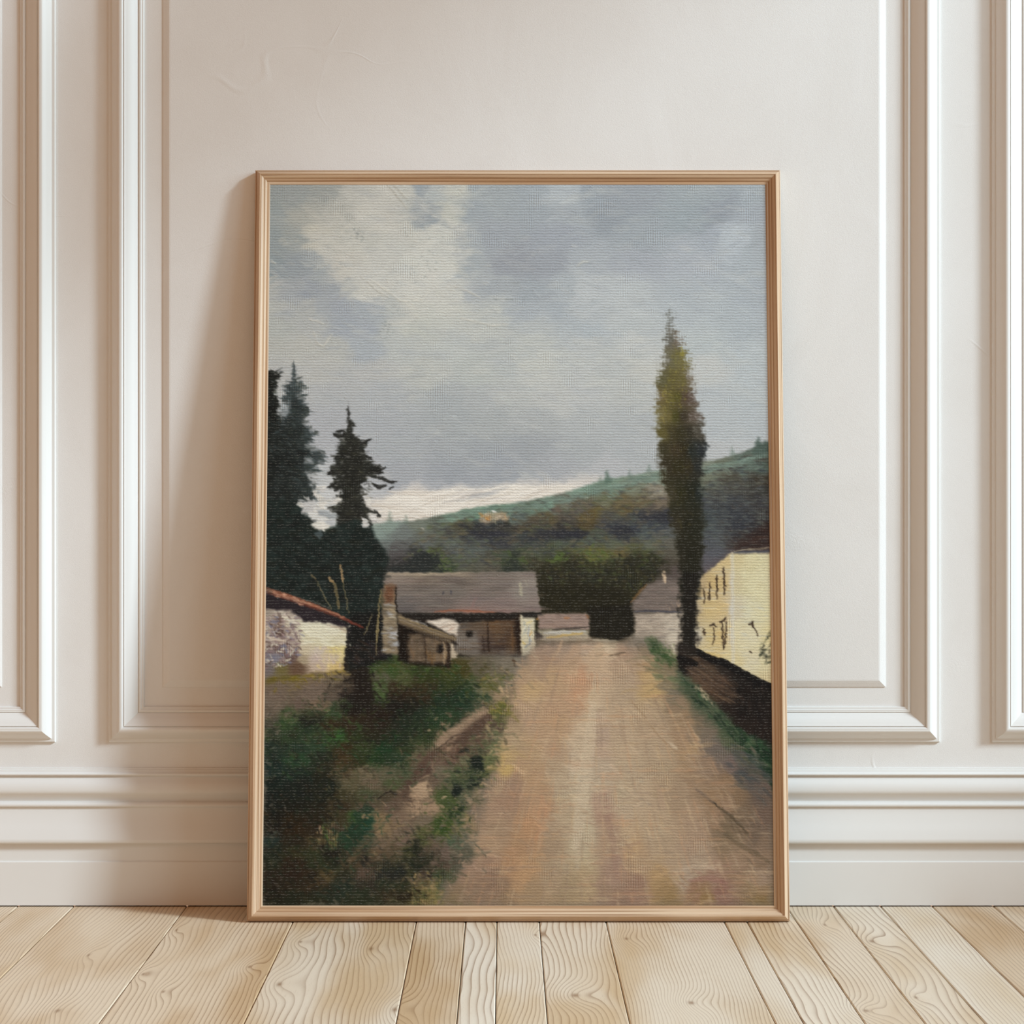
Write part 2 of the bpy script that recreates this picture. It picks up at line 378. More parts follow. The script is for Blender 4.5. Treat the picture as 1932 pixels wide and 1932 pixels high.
    P.dabs(trees, 420, [(72, 82, 38), (44, 46, 32), (58, 64, 44), (40, 40, 38), (84, 78, 40), (36, 34, 24), (66, 56, 36)], 9, 5, .4, 1.2, .5, dry=.4)
    P.dabs([(1100, 1034), (1120, 1028), (1152, 1050), (1130, 1060), (1104, 1056)], 60, [(92, 104, 44), (80, 96, 46), (104, 100, 44)], 8, 4, -.5, .9, .6, dry=.3)
    P.dabs([(1046, 1048), (1066, 1042), (1070, 1056), (1050, 1062)], 14, [(82, 100, 42), (70, 84, 40)], 11, 5, -.5, .6, .75)
    P.poly([(1014, 1106), (1090, 1100), (1180, 1112), (1200, 1122), (1188, 1134), (1188, 1145), (1194, 1158), (1020, 1160)], (41, 37, 21), 5, 2, 2, .85, var=.1)
    P.scumble([(720, 1000), (900, 985), (1100, 940), (1255, 905), (1258, 1070), (1190, 1120), (1020, 1100), (900, 1074), (730, 1076)], 1300, 12, 4, .05, .7, 14, .6)
    P.scumble([(1330, 890), (1446, 860), (1446, 1020), (1330, 1040)], 350, 14, 4, .05, .5, 14, .6)
    # ---------------- barn
    roof = [(723, 1087), (732, 1080), (800, 1081), (870, 1080), (940, 1078), (1010, 1078), (1014, 1110), (1020, 1155), (960, 1157), (880, 1158), (820, 1157), (750, 1158), (746, 1106), (724, 1104)]
    m, sl = P.polymask(roof, 1.2, 1)
    P.field(H((1083, '730 150 134 114,800 152 136 112,870 140 124 104,940 118 106 94,1005 128 114 102'),
              (1095, '730 128 112 100,800 108 94 82,870 104 92 82,940 118 106 96,1005 138 126 114'),
              (1115, '750 116 104 94,800 112 102 92,860 112 102 92,930 116 104 94,985 134 124 112,1008 130 118 108'),
              (1138, '760 104 96 90,820 108 98 90,890 122 106 98,950 124 108 100,1010 132 116 106'),
              (1152, '760 92 84 80,820 106 92 84,890 138 108 96,950 132 104 96,1010 128 110 100')), m, sl, warp=4, p=2, soft=20)
    P.dabs([(750, 1086), (1005, 1084), (1015, 1150), (755, 1150)], 120, [(92, 80, 72), (132, 118, 104), (110, 98, 92), (124, 104, 96)], 40, 3, .01, .05, .4, dry=.2)
    P.stroke([(732, 1082), (800, 1083), (868, 1082)], 4, (166, 148, 122), .7)
    P.stroke([(981, 1100), (984, 1124)], 7, (160, 150, 126), .75, dry=.3)
    P.stroke([(991, 1094), (994, 1108)], 3, (160, 150, 130), .5, dry=.3)
    P.stroke([(822, 1154), (850, 1151), (880, 1152), (938, 1155)], 4, (150, 84, 56), .8)
    P.stroke([(890, 1150), (894, 1134), (900, 1128)], 5, (140, 106, 98), .5)
    P.stroke([(836, 1122), (836, 1116)], 2.5, (50, 50, 62), .9)
    P.stroke([(850, 1121), (851, 1114)], 2.5, (50, 50, 62), .9)
    # front walls
    P.poly([(750, 1157), (1018, 1156), (1014, 1165), (985, 1165), (985, 1240), (900, 1240), (845, 1236), (752, 1190)], (38, 32, 27), 1.5, 1, 0)
    wall = [(862, 1174), (905, 1172), (981, 1168), (983, 1233), (940, 1237), (900, 1239), (860, 1232), (858, 1204), (866, 1190)]
    m, sl = P.polymask(wall, 1.2, 1)
    P.field(H((1176, '870 84 74 64,900 92 74 56,930 96 68 42,960 88 64 44,978 40 26 18'),
              (1195, '866 112 102 90,890 104 94 84,915 92 74 60,940 96 72 50,962 84 62 44,978 44 30 20'),
              (1212, '866 116 106 96,895 114 104 94,918 66 50 44,945 70 52 42,966 84 60 40,978 52 36 24'),
              (1230, '866 106 96 84,895 102 92 82,918 64 52 44,945 58 46 42,966 80 60 44,980 60 44 32')), m, sl, warp=3, p=2, soft=12)
    P.dabs([(866, 1176), (975, 1174), (978, 1232), (866, 1232)], 70, [(120, 108, 92), (70, 54, 42), (104, 78, 52)], 26, 2.5, 0, .06, .4, dry=.3)
    P.stroke([(920, 1172), (921, 1205), (922, 1228)], 4, (46, 30, 20), .8)
    P.stroke([(910, 1197), (940, 1196), (966, 1197)], 2.5, (50, 36, 28), .6)
    P.stroke([(912, 1200), (913, 1232)], 3, (56, 42, 34), .7)
    P.stroke([(978, 1162), (979, 1200), (980, 1232)], 9, (40, 26, 18), .85, .1)
    P.stroke([(966, 1180), (967, 1230)], 5, (104, 74, 44), .6)
    P.poly([(880, 1191), (891, 1190), (892, 1200), (884, 1202), (880, 1198)], (26, 21, 16), 1.5, 1)
    # white pier and its cap
    P.poly([(981, 1160), (1008, 1166), (1010, 1200), (1010, 1236), (984, 1238), (982, 1200)], (200, 188, 156), 1.2, .8, 0, 1, thick=.8, var=.04)
    for pts, c in (([(988, 1172), (994, 1186), (986, 1200)], (160, 160, 150)), ([(1000, 1180), (996, 1196), (1002, 1210)], (150, 154, 156)), ([(998, 1206), (1000, 1214), (990, 1222)], (128, 134, 140)), ([(992, 1176), (1004, 1172)], (215, 190, 120)), ([(986, 1208), (992, 1216)], (205, 170, 90)), ([(1003, 1190), (998, 1200)], (205, 160, 90)), ([(987, 1190), (992, 1180)], (222, 214, 190)), ([(1002, 1220), (992, 1230)], (220, 210, 185))):
        P.stroke(pts, 3.5, c, .75, .5, .4, thick=1.1)
    P.poly([(985, 1156), (1012, 1155), (1024, 1157), (1012, 1165), (988, 1166)], (40, 36, 32), 1.5, 1)
    P.stroke([(1012, 1168), (1024, 1164)], 6, (160, 112, 50), .8)
    # low farm buildings beyond the pier
    P.poly([(1014, 1162), (1024, 1158), (1070, 1157), (1110, 1158), (1113, 1188), (1060, 1187), (1016, 1187)], (146, 122, 108), 1.5, 1, .5, 1)
    P.dabs([(1024, 1160), (1110, 1160), (1110, 1184), (1024, 1184)], 24, [(160, 134, 118), (128, 104, 92), (140, 112, 92)], 26, 3, 0, .1, .5)
    P.stroke([(1064, 1166), (1074, 1165)], 5, (165, 110, 70), .8)
    P.stroke([(1107, 1160), (1111, 1168)], 4, (150, 92, 50), .7)
    P.poly([(1014, 1188), (1112, 1188), (1114, 1206), (1060, 1210), (1014, 1208)], (158, 146, 122), 1.5, 1, .5, 1)
    P.stroke([(1042, 1188), (1070, 1186), (1112, 1182)], 3.5, (58, 50, 44), .85)
    P.stroke([(1026, 1194), (1060, 1193), (1104, 1191)], 6, (178, 172, 162), .85, thick=.6)
    P.stroke([(1032, 1203), (1060, 1199), (1100, 1194)], 5, (190, 154, 78), .85, thick=.6)
    P.poly([(1009, 1190), (1018, 1194), (1024, 1201), (1016, 1208), (1009, 1206)], (58, 50, 44), 1.5, 1)
    # ---------------- road
    road = [(900, 1238), (985, 1238), (1012, 1212), (1050, 1206), (1112, 1205), (1160, 1206), (1196, 1198), (1245, 1205), (1290, 1225), (1300, 1260), (1360, 1340), (1460, 1420), (1460, 1710), (820, 1710), (880, 1620), (930, 1460), (950, 1300), (930, 1260)]
    m, sl = P.polymask(road, 8, 2, 4)
    P.field(H(
        (1212, '1030 140 120 104,1070 150 128 108,1110 172 148 124,1150 192 168 138,1190 140 122 104,1230 118 108 92,1275 176 162 142'),
        (1232, '920 108 98 86,980 112 102 90,1030 150 124 102,1080 170 140 112,1130 186 156 124,1180 156 128 104,1215 130 112 88,1260 120 112 82'),
        (1255, '930 104 98 84,970 124 112 96,1020 160 132 106,1080 170 140 110,1130 180 152 122,1180 168 140 112,1220 158 128 94,1260 118 102 76'),
        (1280, '950 122 106 90,990 164 136 106,1040 172 142 108,1085 178 142 110,1103 180 138 106,1130 178 152 124,1180 166 142 116,1225 176 146 102,1262 124 110 86'),
        (1305, '955 132 112 88,1000 178 148 108,1050 172 142 110,1095 178 138 106,1125 182 158 128,1180 166 143 116,1230 178 148 100,1272 112 102 84,1300 84 84 62'),
        (1330, '945 130 112 76,990 170 142 114,1050 172 140 110,1092 174 140 110,1118 188 164 134,1170 172 148 120,1230 166 142 114,1280 134 112 88,1316 96 90 70'),
        (1355, '960 140 118 92,1000 168 140 112,1050 172 140 108,1110 188 166 136,1130 178 154 128,1170 172 148 120,1230 165 140 112,1290 142 116 88,1330 104 92 74'),
        (1385, '930 118 104 78,965 162 138 108,1040 168 138 108,1105 184 162 134,1140 166 142 120,1170 172 148 120,1240 166 142 114,1290 152 124 96,1330 112 98 82,1370 76 82 58'),
        (1415, '955 176 148 104,1000 168 140 106,1040 165 136 108,1100 180 158 130,1140 172 146 122,1180 172 148 120,1240 165 142 115,1300 156 128 96,1350 104 92 82,1400 82 80 62'),
        (1445, '950 180 150 96,990 166 136 104,1040 166 142 114,1090 184 164 138,1140 170 150 126,1180 172 150 122,1250 160 138 110,1330 136 112 90,1375 104 90 84,1430 66 66 56'),
        (1475, '930 158 132 104,960 148 120 98,1010 166 134 102,1060 172 150 122,1095 184 166 138,1130 176 156 130,1200 172 150 122,1250 160 136 108,1310 142 116 90,1370 130 104 78,1430 88 76 66'),
        (1505, '900 148 122 98,960 150 120 96,1015 164 132 102,1060 172 152 124,1095 182 164 136,1133 164 136 114,1165 172 152 124,1215 172 148 120,1280 152 128 102,1340 140 112 84,1390 122 98 74,1435 96 80 68'),
        (1535, '880 140 116 94,940 152 124 100,1025 168 132 100,1065 168 146 118,1100 178 160 132,1142 158 128 106,1180 170 148 122,1240 166 142 114,1300 156 130 104,1360 140 112 88,1400 112 92 72,1440 104 84 70'),
        (1565, '850 108 96 80,890 140 116 94,940 150 124 98,1010 166 128 94,1040 158 134 108,1100 176 158 130,1150 158 130 106,1185 172 146 116,1240 168 146 118,1310 154 128 104,1370 112 94 72,1420 104 86 70'),
        (1595, '890 166 138 106,930 158 130 102,990 158 124 92,1040 152 128 102,1095 172 154 126,1150 158 132 106,1190 172 140 104,1240 162 138 110,1310 156 130 106,1370 128 106 82,1440 122 100 80'),
        (1625, '880 148 120 98,920 142 114 92,965 158 122 90,1000 170 134 98,1060 158 136 108,1100 172 152 120,1160 152 124 104,1210 162 134 104,1270 160 136 110,1320 160 138 114,1380 142 116 92,1440 132 108 86'),
        (1655, '870 136 110 88,930 128 102 82,985 168 132 96,1040 156 132 104,1100 160 136 104,1160 150 122 102,1240 162 132 94,1290 158 138 116,1350 144 114 94,1440 146 122 100'),
        (1680, '860 128 106 82,940 132 106 84,1000 150 124 94,1070 150 128 98,1150 144 118 96,1200 142 112 92,1250 146 118 82,1310 138 106 82,1360 132 98 82,1440 138 112 82'),
        (1698, '850 124 104 78,950 134 110 84,1060 144 122 94,1170 138 110 90,1260 138 112 76,1330 134 106 70,1440 126 102 66')), m, sl, warp=7, p=2.3, soft=24, sx=1.25, sy=.85)
    core = [(1010, 1230), (1160, 1215), (1240, 1300), (1380, 1480), (1430, 1690), (900, 1690), (980, 1400)]
    for k in range(900):
        x, y = 860 + 590 * RNG.random(), 1220 + 480 * RNG.random()
        lft, rgt = np.interp(y, [1210, 1300, 1450, 1700], [1020, 985, 945, 850]), np.interp(y, [1210, 1300, 1400, 1550, 1700], [1200, 1250, 1330, 1440, 1450])
        if not lft < x < rgt:
            continue
        dx, dy = (x - 1120) * .9, (y - 1060)
        n = np.hypot(dx, dy)
        ln = 10 + 26 * RNG.random()
        if RNG.random() < .5:
            dx, dy = n, n * .05 * (RNG.random() - .5)
        P.stroke([(x - dx / n * ln, y - dy / n * ln), (x + dx / n * ln, y + dy / n * ln)], 3 + 6 * RNG.random(),
                 [(192, 166, 132), (150, 124, 100), (178, 146, 108), (168, 146, 120), (186, 140, 104), (140, 118, 98)][RNG.integers(6)], .3, .6, .5, thick=.5, dry=.45, var=.03, soft=.5)
    for pts, w, c, o in (([(1117, 1270), (1108, 1300), (1098, 1330)], 12, (180, 136, 102), .4), ([(1118, 1330), (1108, 1420), (1095, 1520), (1085, 1600)], 26, (190, 170, 142), .4),
                         ([(1100, 1440), (1092, 1560), (1088, 1640)], 14, (182, 162, 136), .35), ([(1140, 1490), (1146, 1540), (1158, 1600), (1162, 1650)], 13, (150, 118, 100), .4),
                         ([(1243, 1490), (1250, 1525)], 12, (160, 130, 108), .35), ([(1190, 1320), (1230, 1370), (1270, 1420)], 4, (184, 156, 122), .5), ([(1188, 1318), (1216, 1352), (1244, 1390), (1284, 1424)], 2.5, (140, 112, 84), .5),
                         ([(1260, 1400), (1276, 1412)], 6, (188, 166, 138), .7), ([(1022, 1500), (1032, 1540), (1012, 1580)], 10, (174, 130, 98), .35), ([(970, 1610), (980, 1640)], 14, (170, 132, 98), .35),
                         ([(1020, 1455), (1046, 1464)], 3, (194, 166, 132), .8), ([(1347, 1516), (1372, 1534), (1396, 1556), (1410, 1572)], 6, (82, 68, 50), .8), ([(1360, 1530), (1390, 1566), (1410, 1574)], 10, (92, 76, 58), .6),
                         ([(1362, 1568), (1390, 1590), (1430, 1612), (1450, 1626)], 10, (96, 80, 60), .6), ([(1340, 1510), (1352, 1518)], 3, (50, 42, 34), .8), ([(1312, 1488), (1330, 1500), (1342, 1512)], 6, (110, 92, 78), .6),
                         ([(905, 1606), (922, 1612), (946, 1616)], 4, (176, 146, 118), .7), ([(890, 1628), (900, 1640), (924, 1640)], 3, (170, 140, 116), .7), ([(1310, 1620), (1330, 1616), (1350, 1604)], 3, (178, 154, 128), .6),
                         ([(1285, 1640), (1320, 1632), (1350, 1640)], 8, (172, 152, 128), .5), ([(1300, 1660), (1340, 1655), (1370, 1664)], 10, (140, 100, 88), .45)):
        P.stroke(pts, w, c, o, .5, .5, thick=.6, dry=.2)
    for x, y in ((1120, 1460), (1180, 1470), (1200, 1500), (1170, 1590), (1080, 1620)):
        P.dabs([(x - 30, y - 20), (x + 30, y - 20), (x + 30, y + 20), (x - 30, y + 20)], 16, [(140, 128, 112), (190, 170, 142)], 10, 4, 0, .3, .35, dry=.5)
    P.poly([(1106, 1146), (1190, 1140), (1196, 1156), (1198, 1180), (1194, 1194), (1184, 1203), (1160, 1208), (1130, 1206), (1111, 1201), (1114, 1180)], (34, 30, 20), 2, 1.5, .5, 1, var=.08)
    P.stroke([(1118, 1207), (1140, 1208), (1162, 1209)], 5, (176, 160, 136), .7, .6, .3, thick=.6)
    # ---------------- meadow on the left
    mead = [(500, 1240), (600, 1245), (660, 1236), (760, 1232), (860, 1236), (920, 1240), (975, 1246), (972, 1262), (952, 1284), (958, 1310), (962, 1336), (948, 1380), (950, 1412), (930, 1450), (905, 1480), (915, 1512), (880, 1530), (905, 1560), (896, 1590), (900, 1612), (862, 1640), (830, 1672), (834, 1710), (495, 1710)]
    m, sl = P.polymask(mead, 4, 2, 4)
    P.field(H(
        (1250, '505 108 96 60,560 112 96 66,620 172 148 110,655 60 50 36,690 34 30 24,730 60 72 36,790 62 58 34,850 74 64 34,900 92 82 64,950 112 102 86'),
        (1264, '510 92 82 28,560 100 86 28,640 138 116 62,680 34 28 22,710 60 74 38,740 52 72 32,790 46 56 28,850 54 60 28,880 66 60 24,910 88 80 62,960 112 102 84'),
        (1278, '515 98 84 40,580 110 92 70,640 106 92 74,680 36 28 22,720 82 78 60,760 74 78 46,800 52 58 26,850 50 58 26,890 70 76 44,930 106 96 76'),
        (1294, '520 106 90 74,600 108 92 78,655 64 54 44,690 46 32 22,714 66 78 46,750 56 42 28,800 58 48 28,840 50 58 30,885 40 58 34,925 84 82 40,945 100 96 70'),
        (1312, '520 106 90 76,590 108 92 78,625 86 74 62,655 44 36 32,690 48 34 24,714 58 72 40,750 50 36 24,790 54 42 26,830 34 52 34,880 30 54 36,915 54 68 46,945 140 118 92'),
        (1330, '520 104 90 76,570 96 80 68,600 112 92 72,650 56 62 42,690 42 30 24,740 34 28 22,780 32 30 22,830 30 48 32,880 30 54 36,905 96 86 68,945 92 90 44'),
        (1346, '510 92 80 66,550 72 80 50,590 60 66 44,630 52 66 42,670 48 36 24,720 40 28 20,745 22 24 18,790 34 46 32,840 40 60 36,885 54 62 44,918 92 76 60,945 84 86 50'),
        (1365, '510 70 66 54,545 52 70 40,580 34 48 36,620 56 42 26,660 52 38 26,710 44 34 24,760 34 44 32,810 38 56 34,850 46 62 38,885 90 76 60,915 78 62 52'),
        (1388, '510 48 56 38,550 46 60 38,600 48 64 40,640 46 76 36,670 46 54 28,710 42 40 26,760 34 46 30,805 46 58 32,840 124 104 82,870 88 70 56,910 84 66 54,935 96 94 68'),
        (1410, '510 36 48 38,560 40 56 42,600 44 62 42,650 58 46 26,690 50 62 34,725 28 56 32,765 46 58 34,800 84 78 56,835 142 116 92,868 84 62 50,905 80 76 56,935 92 96 64'),
        (1432, '510 28 42 36,560 40 64 40,610 40 40 30,650 66 52 30,680 48 52 26,715 32 54 28,750 42 58 38,785 92 84 62,820 104 84 68,845 80 60 50,880 100 96 70,920 94 96 60'),
        (1456, '510 28 44 40,560 30 44 36,610 36 36 24,650 80 68 48,690 104 92 70,725 88 82 62,765 70 74 52,800 78 58 48,835 104 94 76,868 76 84 54,895 44 56 36,925 88 88 52'),
        (1478, '510 24 34 28,570 28 32 26,620 28 34 26,660 84 76 54,700 96 82 64,740 70 76 48,780 78 60 48,820 98 82 66,845 86 86 60,872 54 64 42,897 26 36 28,925 110 106 64'),
        (1500, '510 22 30 26,570 24 30 26,610 28 32 24,650 58 54 34,690 66 70 46,730 74 64 48,775 88 70 56,810 112 94 74,845 96 88 70,875 82 84 62,905 124 108 86'),
        (1522, '510 24 30 26,560 28 28 20,600 36 30 20,640 60 48 32,690 84 68 54,740 94 76 62,790 150 124 98,815 146 120 94,845 92 88 64,868 36 46 34,895 118 102 78'),
        (1545, '510 28 26 20,555 44 32 16,600 40 34 22,640 60 54 34,670 54 76 34,695 30 60 42,720 116 96 68,760 112 92 74,800 106 92 74,835 54 70 30,865 66 82 38,890 136 116 82'),
        (1565, '510 30 26 20,560 48 34 18,600 48 38 26,640 72 60 46,670 38 66 38,690 28 60 44,720 132 108 78,770 108 90 74,805 86 84 52,840 50 68 28,865 112 100 64,890 134 112 86'),
        (1588, '510 36 48 42,560 42 34 22,600 70 58 38,630 92 84 52,655 46 70 40,685 26 54 42,720 106 88 70,770 110 90 76,800 74 78 44,825 98 82 68,860 72 84 62,895 104 98 82'),
        (1608, '510 30 36 26,560 52 50 28,600 50 54 32,620 40 48 30,650 34 42 28,680 64 62 40,710 92 74 54,745 84 70 52,780 62 62 36,805 36 38 26,840 98 82 70,880 84 80 64'),
        (1628, '510 34 38 24,555 52 34 22,600 44 50 30,640 38 42 28,670 74 60 42,695 70 56 42,725 54 52 38,760 50 52 34,790 32 38 26,830 84 70 58,865 78 74 60'),
        (1648, '510 44 34 24,550 46 32 22,590 50 38 24,620 80 66 40,650 42 42 28,690 82 66 54,715 44 44 38,745 40 40 34,775 60 56 34,800 46 36 32,830 64 70 46,860 72 76 54'),
        (1668, '510 34 26 18,560 46 36 24,600 60 46 30,650 34 46 36,690 52 46 36,730 40 48 32,765 48 50 30,790 90 78 50,810 130 112 76,830 74 78 54'),
        (1686, '510 32 28 18,560 36 38 24,620 36 44 32,680 40 46 30,730 52 44 28,770 40 32 18,795 70 64 36,815 124 108 66,832 90 92 58'),
        (1702, '510 34 34 20,600 38 40 24,680 42 46 28,750 50 46 26,790 76 70 40,825 110 98 58')), m, sl, warp=5, p=2.4, soft=14)
    P.dabs([(500, 1345), (640, 1320), (760, 1300), (930, 1280), (900, 1380), (760, 1450), (500, 1480)], 620, [(36, 56, 34), (30, 40, 28), (56, 72, 36), (50, 38, 26), (26, 30, 24), (60, 66, 38)], 12, 5, .1, 1.2, .42, dry=.45)
    P.dabs([(500, 1490), (640, 1470), (640, 1700), (500, 1700)], 420, [(28, 34, 26), (48, 34, 20), (38, 50, 32), (24, 24, 18), (58, 52, 32)], 12, 5, .5, 1.2, .42, dry=.45)
    P.dabs([(640, 1560), (830, 1560), (850, 1640), (800, 1700), (640, 1700)], 320, [(40, 52, 32), (84, 70, 54), (34, 36, 28), (70, 66, 44), (48, 40, 28), (100, 84, 62)], 12, 5, .4, 1.2, .42, dry=.45)
    P.dabs([(860, 1330), (950, 1340), (940, 1420), (910, 1470), (830, 1470)], 110, [(92, 98, 62), (70, 80, 48), (120, 108, 80), (56, 64, 42)], 9, 4, .3, 1., .45, dry=.5)
    P.dabs([(830, 1470), (900, 1440), (905, 1480), (870, 1540), (830, 1520)], 70, [(30, 42, 32), (140, 118, 96), (64, 74, 48), (124, 104, 84)], 8, 4, .3, 1., .5, dry=.6)
    # sandy gaps, ruts and dark clumps
    P.poly([(826, 1398), (850, 1372), (880, 1356), (910, 1336), (918, 1348), (890, 1372), (866, 1392), (840, 1406), (824, 1412)], (150, 124, 100), 3, 2, 1, .8)
    P.poly([(812, 1420), (842, 1408), (868, 1384), (890, 1362), (918, 1346), (934, 1346), (915, 1370), (892, 1384), (880, 1398), (850, 1404), (826, 1420), (800, 1446), (782, 1460), (786, 1440)], (84, 64, 52), 3, 2, 1, .85)
    P.stroke([(814, 1418), (838, 1404), (856, 1386), (880, 1382)], 3, (52, 38, 30), .7)
    P.poly([(890, 1292), (906, 1300), (925, 1304), (950, 1290), (968, 1284), (962, 1300), (930, 1308), (900, 1306)], (150, 130, 106), 2.5, 2, .5, .6)
    P.poly([(775, 1488), (786, 1478), (806, 1472), (812, 1476), (806, 1490), (812, 1502), (790, 1510), (776, 1500)], (160, 134, 106), 2.5, 2, .5, .8, thick=.6)
    for k in range(8):
        P.stroke([(776 + 2 * k, 1488 + k), (790 + k, 1480 + 2 * k), (806, 1474 + 2 * k)], 2.2, (182, 154, 122), .5, thick=.9)
    P.poly([(888, 1430), (902, 1424), (912, 1440), (912, 1452), (896, 1452), (884, 1446)], (22, 32, 26), 3, 2, 1, .9)
    P.poly([(852, 1492), (862, 1482), (872, 1486), (868, 1500), (854, 1502)], (24, 34, 28), 2.5, 2, .5, .9)
    P.poly([(822, 1496), (838, 1484), (850, 1496), (866, 1502), (866, 1530), (846, 1536), (828, 1520)], (50, 68, 28), 4, 3, 2.5, .65, dry=.35)
    P.poly([(846, 1530), (866, 1528), (876, 1548), (868, 1556), (852, 1546)], (42, 56, 40), 4, 3, 1.5, .65, dry=.35)
    P.poly([(862, 1558), (884, 1560), (894, 1578), (880, 1590), (862, 1584)], (86, 84, 70), 4, 2, 1, .7)
    P.stroke([(712, 1508), (726, 1496), (738, 1492)], 2.5, (30, 24, 22), .9)
    P.stroke([(738, 1491), (746, 1497), (752, 1498)], 4, (34, 28, 24), .85)
    P.poly([(660, 1560), (668, 1534), (684, 1520), (702, 1518), (706, 1536), (690, 1544), (684, 1568), (678, 1590), (660, 1604), (640, 1596), (640, 1572)], (32, 54, 38), 3, 3, 2, .75, dry=.3)
    P.stroke([(610, 1556), (616, 1574), (620, 1586)], 7, (62, 88, 38), .85)
    P.stroke([(604, 1558), (608, 1572)], 6, (176, 142, 112), .75)
    P.dabs([(592, 1552), (640, 1550), (636, 1600), (610, 1610)], 26, [(150, 128, 84), (168, 140, 100), (110, 104, 58)], 7, 3, 1.2, .6, .6, dry=.5)
    P.dabs([(678, 1536), (716, 1526), (712, 1546), (684, 1544)], 18, [(176, 144, 102), (160, 130, 92)], 8, 3, .2, .5, .65, dry=.5)
    P.poly([(602, 1596), (612, 1592), (620, 1604), (640, 1606), (648, 1612), (632, 1618), (612, 1612)], (30, 24, 20), 2, 2, .5, .85)
    P.stroke([(618, 1588), (620, 1600)], 7, (34, 26, 22), .9)
    P.stroke([(606, 1598), (612, 1608)], 1.8, (150, 140, 120), .6)
    P.poly([(678, 1604), (690, 1600), (700, 1620), (690, 1634), (678, 1622)], (30, 30, 26), 2.5, 2, 1, .8)
    P.poly([(655, 1624), (690, 1580), (706, 1576), (690, 1606), (668, 1622)], (96, 78, 56), 3, 2, 1, .7)
    P.poly([(774, 1586), (790, 1580), (800, 1600), (806, 1618), (786, 1622), (778, 1606)], (30, 34, 24), 3, 2, 1, .85)
    P.poly([(736, 1640), (756, 1626), (768, 1640), (764, 1656), (742, 1656)], (30, 34, 30), 3, 2, 1, .8)
    P.poly([(790, 1592), (820, 1592), (826, 1606), (800, 1612)], (104, 84, 68), 4, 2, 1, .6)
    P.poly([(770, 1656), (790, 1644), (800, 1650), (796, 1664), (776, 1668)], (122, 100, 80), 3, 2, 1, .7)
    P.dabs([(785, 1640), (832, 1650), (838, 1704), (775, 1704)], 70, [(140, 120, 76), (70, 78, 42), (116, 102, 58), (158, 130, 86)], 10, 4, 1., .6, .6, dry=.55)
    for pts in ([(672, 1314), (680, 1270), (690, 1262), (698, 1290), (706, 1310), (690, 1350), (655, 1350), (640, 1330)], [(730, 1332), (742, 1322), (754, 1330), (770, 1324), (768, 1336), (742, 1344)], [(565, 1352), (600, 1348), (604, 1362), (570, 1366)]):
        P.poly(pts, (28, 24, 20), 3, 2, 2, .7)
    P.dabs([(700, 1290), (724, 1286), (726, 1320), (706, 1318)], 18, [(74, 92, 50), (60, 78, 44)], 8, 4, .8, .6, .7)
    P.dabs([(505, 1246), (590, 1252), (650, 1262), (650, 1282), (600, 1280), (505, 1296)], 60, [(108, 92, 26), (126, 106, 40), (92, 84, 30)], 16, 4, 0, .3, .6, dry=.3)
    P.dabs([(600, 1340), (680, 1330), (680, 1400), (610, 1410)], 40, [(60, 96, 42), (74, 92, 50), (48, 72, 36)], 9, 4, .6, 1., .5, dry=.4)
    P.dabs([(925, 1326), (968, 1328), (960, 1346), (925, 1344)], 40, [(150, 130, 60), (110, 104, 44), (88, 92, 44)], 8, 4, .3, .8, .6, dry=.5)
    P.dabs([(908, 1276), (968, 1270), (960, 1284), (900, 1286)], 30, [(110, 104, 44), (70, 80, 44), (130, 112, 60)], 18, 4, 0, .3, .5, dry=.4)
    P.dabs([(950, 1272), (985, 1270), (975, 1300), (945, 1300)], 30, [(60, 70, 62), (150, 136, 112)], 7, 3, .2, 1, .6, dry=.6)
    P.scumble([(500, 1300), (640, 1262), (760, 1246), (960, 1250), (958, 1340), (930, 1450), (900, 1500), (900, 1600), (830, 1706), (500, 1706)], 3800, 12, 4.5, .1, 1.3, 17, .7)
    P.scumble([(880, 1240), (1000, 1240), (960, 1400), (890, 1590), (850, 1640)], 700, 12, 5, .4, 1.2, 24, .6)
    P.scumble([(1000, 1225), (1200, 1215), (1300, 1320), (1440, 1480), (1448, 1704), (840, 1704), (930, 1480)], 1300, 24, 6, .2, .9, 18, .4)
    P.poly([(828, 1396), (852, 1372), (882, 1354), (912, 1336), (918, 1346), (890, 1370), (866, 1390), (842, 1404), (824, 1410)], (146, 122, 98), 2.5, 2, 1, .75, thick=.4)
    P.poly([(814, 1420), (842, 1407), (868, 1384), (890, 1364), (918, 1347), (930, 1348), (912, 1370), (892, 1384), (880, 1396), (850, 1403), (826, 1420), (802, 1444), (786, 1456), (790, 1440)], (82, 63, 51), 2.5, 2, 1, .8)
    P.stroke([(816, 1417), (838, 1404), (858, 1387), (878, 1382)], 3, (54, 40, 32), .7)
    P.poly([(776, 1488), (788, 1478), (806, 1473), (804, 1490), (810, 1500), (790, 1508), (778, 1500)], (160, 134, 106), 2, 2, .5, .6, dry=.3)
    P.poly([(672, 1262), (690, 1262), (700, 1290), (708, 1312), (690, 1326), (668, 1318)], (34, 27, 22), 4, 3, 2, .6, dry=.3)
    P.poly([(890, 1428), (904, 1424), (912, 1440), (908, 1450), (894, 1450)], (24, 33, 27), 2.5, 2.5, 1, .85, dry=.3)
    P.poly([(853, 1492), (862, 1483), (871, 1487), (867, 1499), (855, 1501)], (26, 35, 29), 2.5, 2, .5, .85, dry=.3)
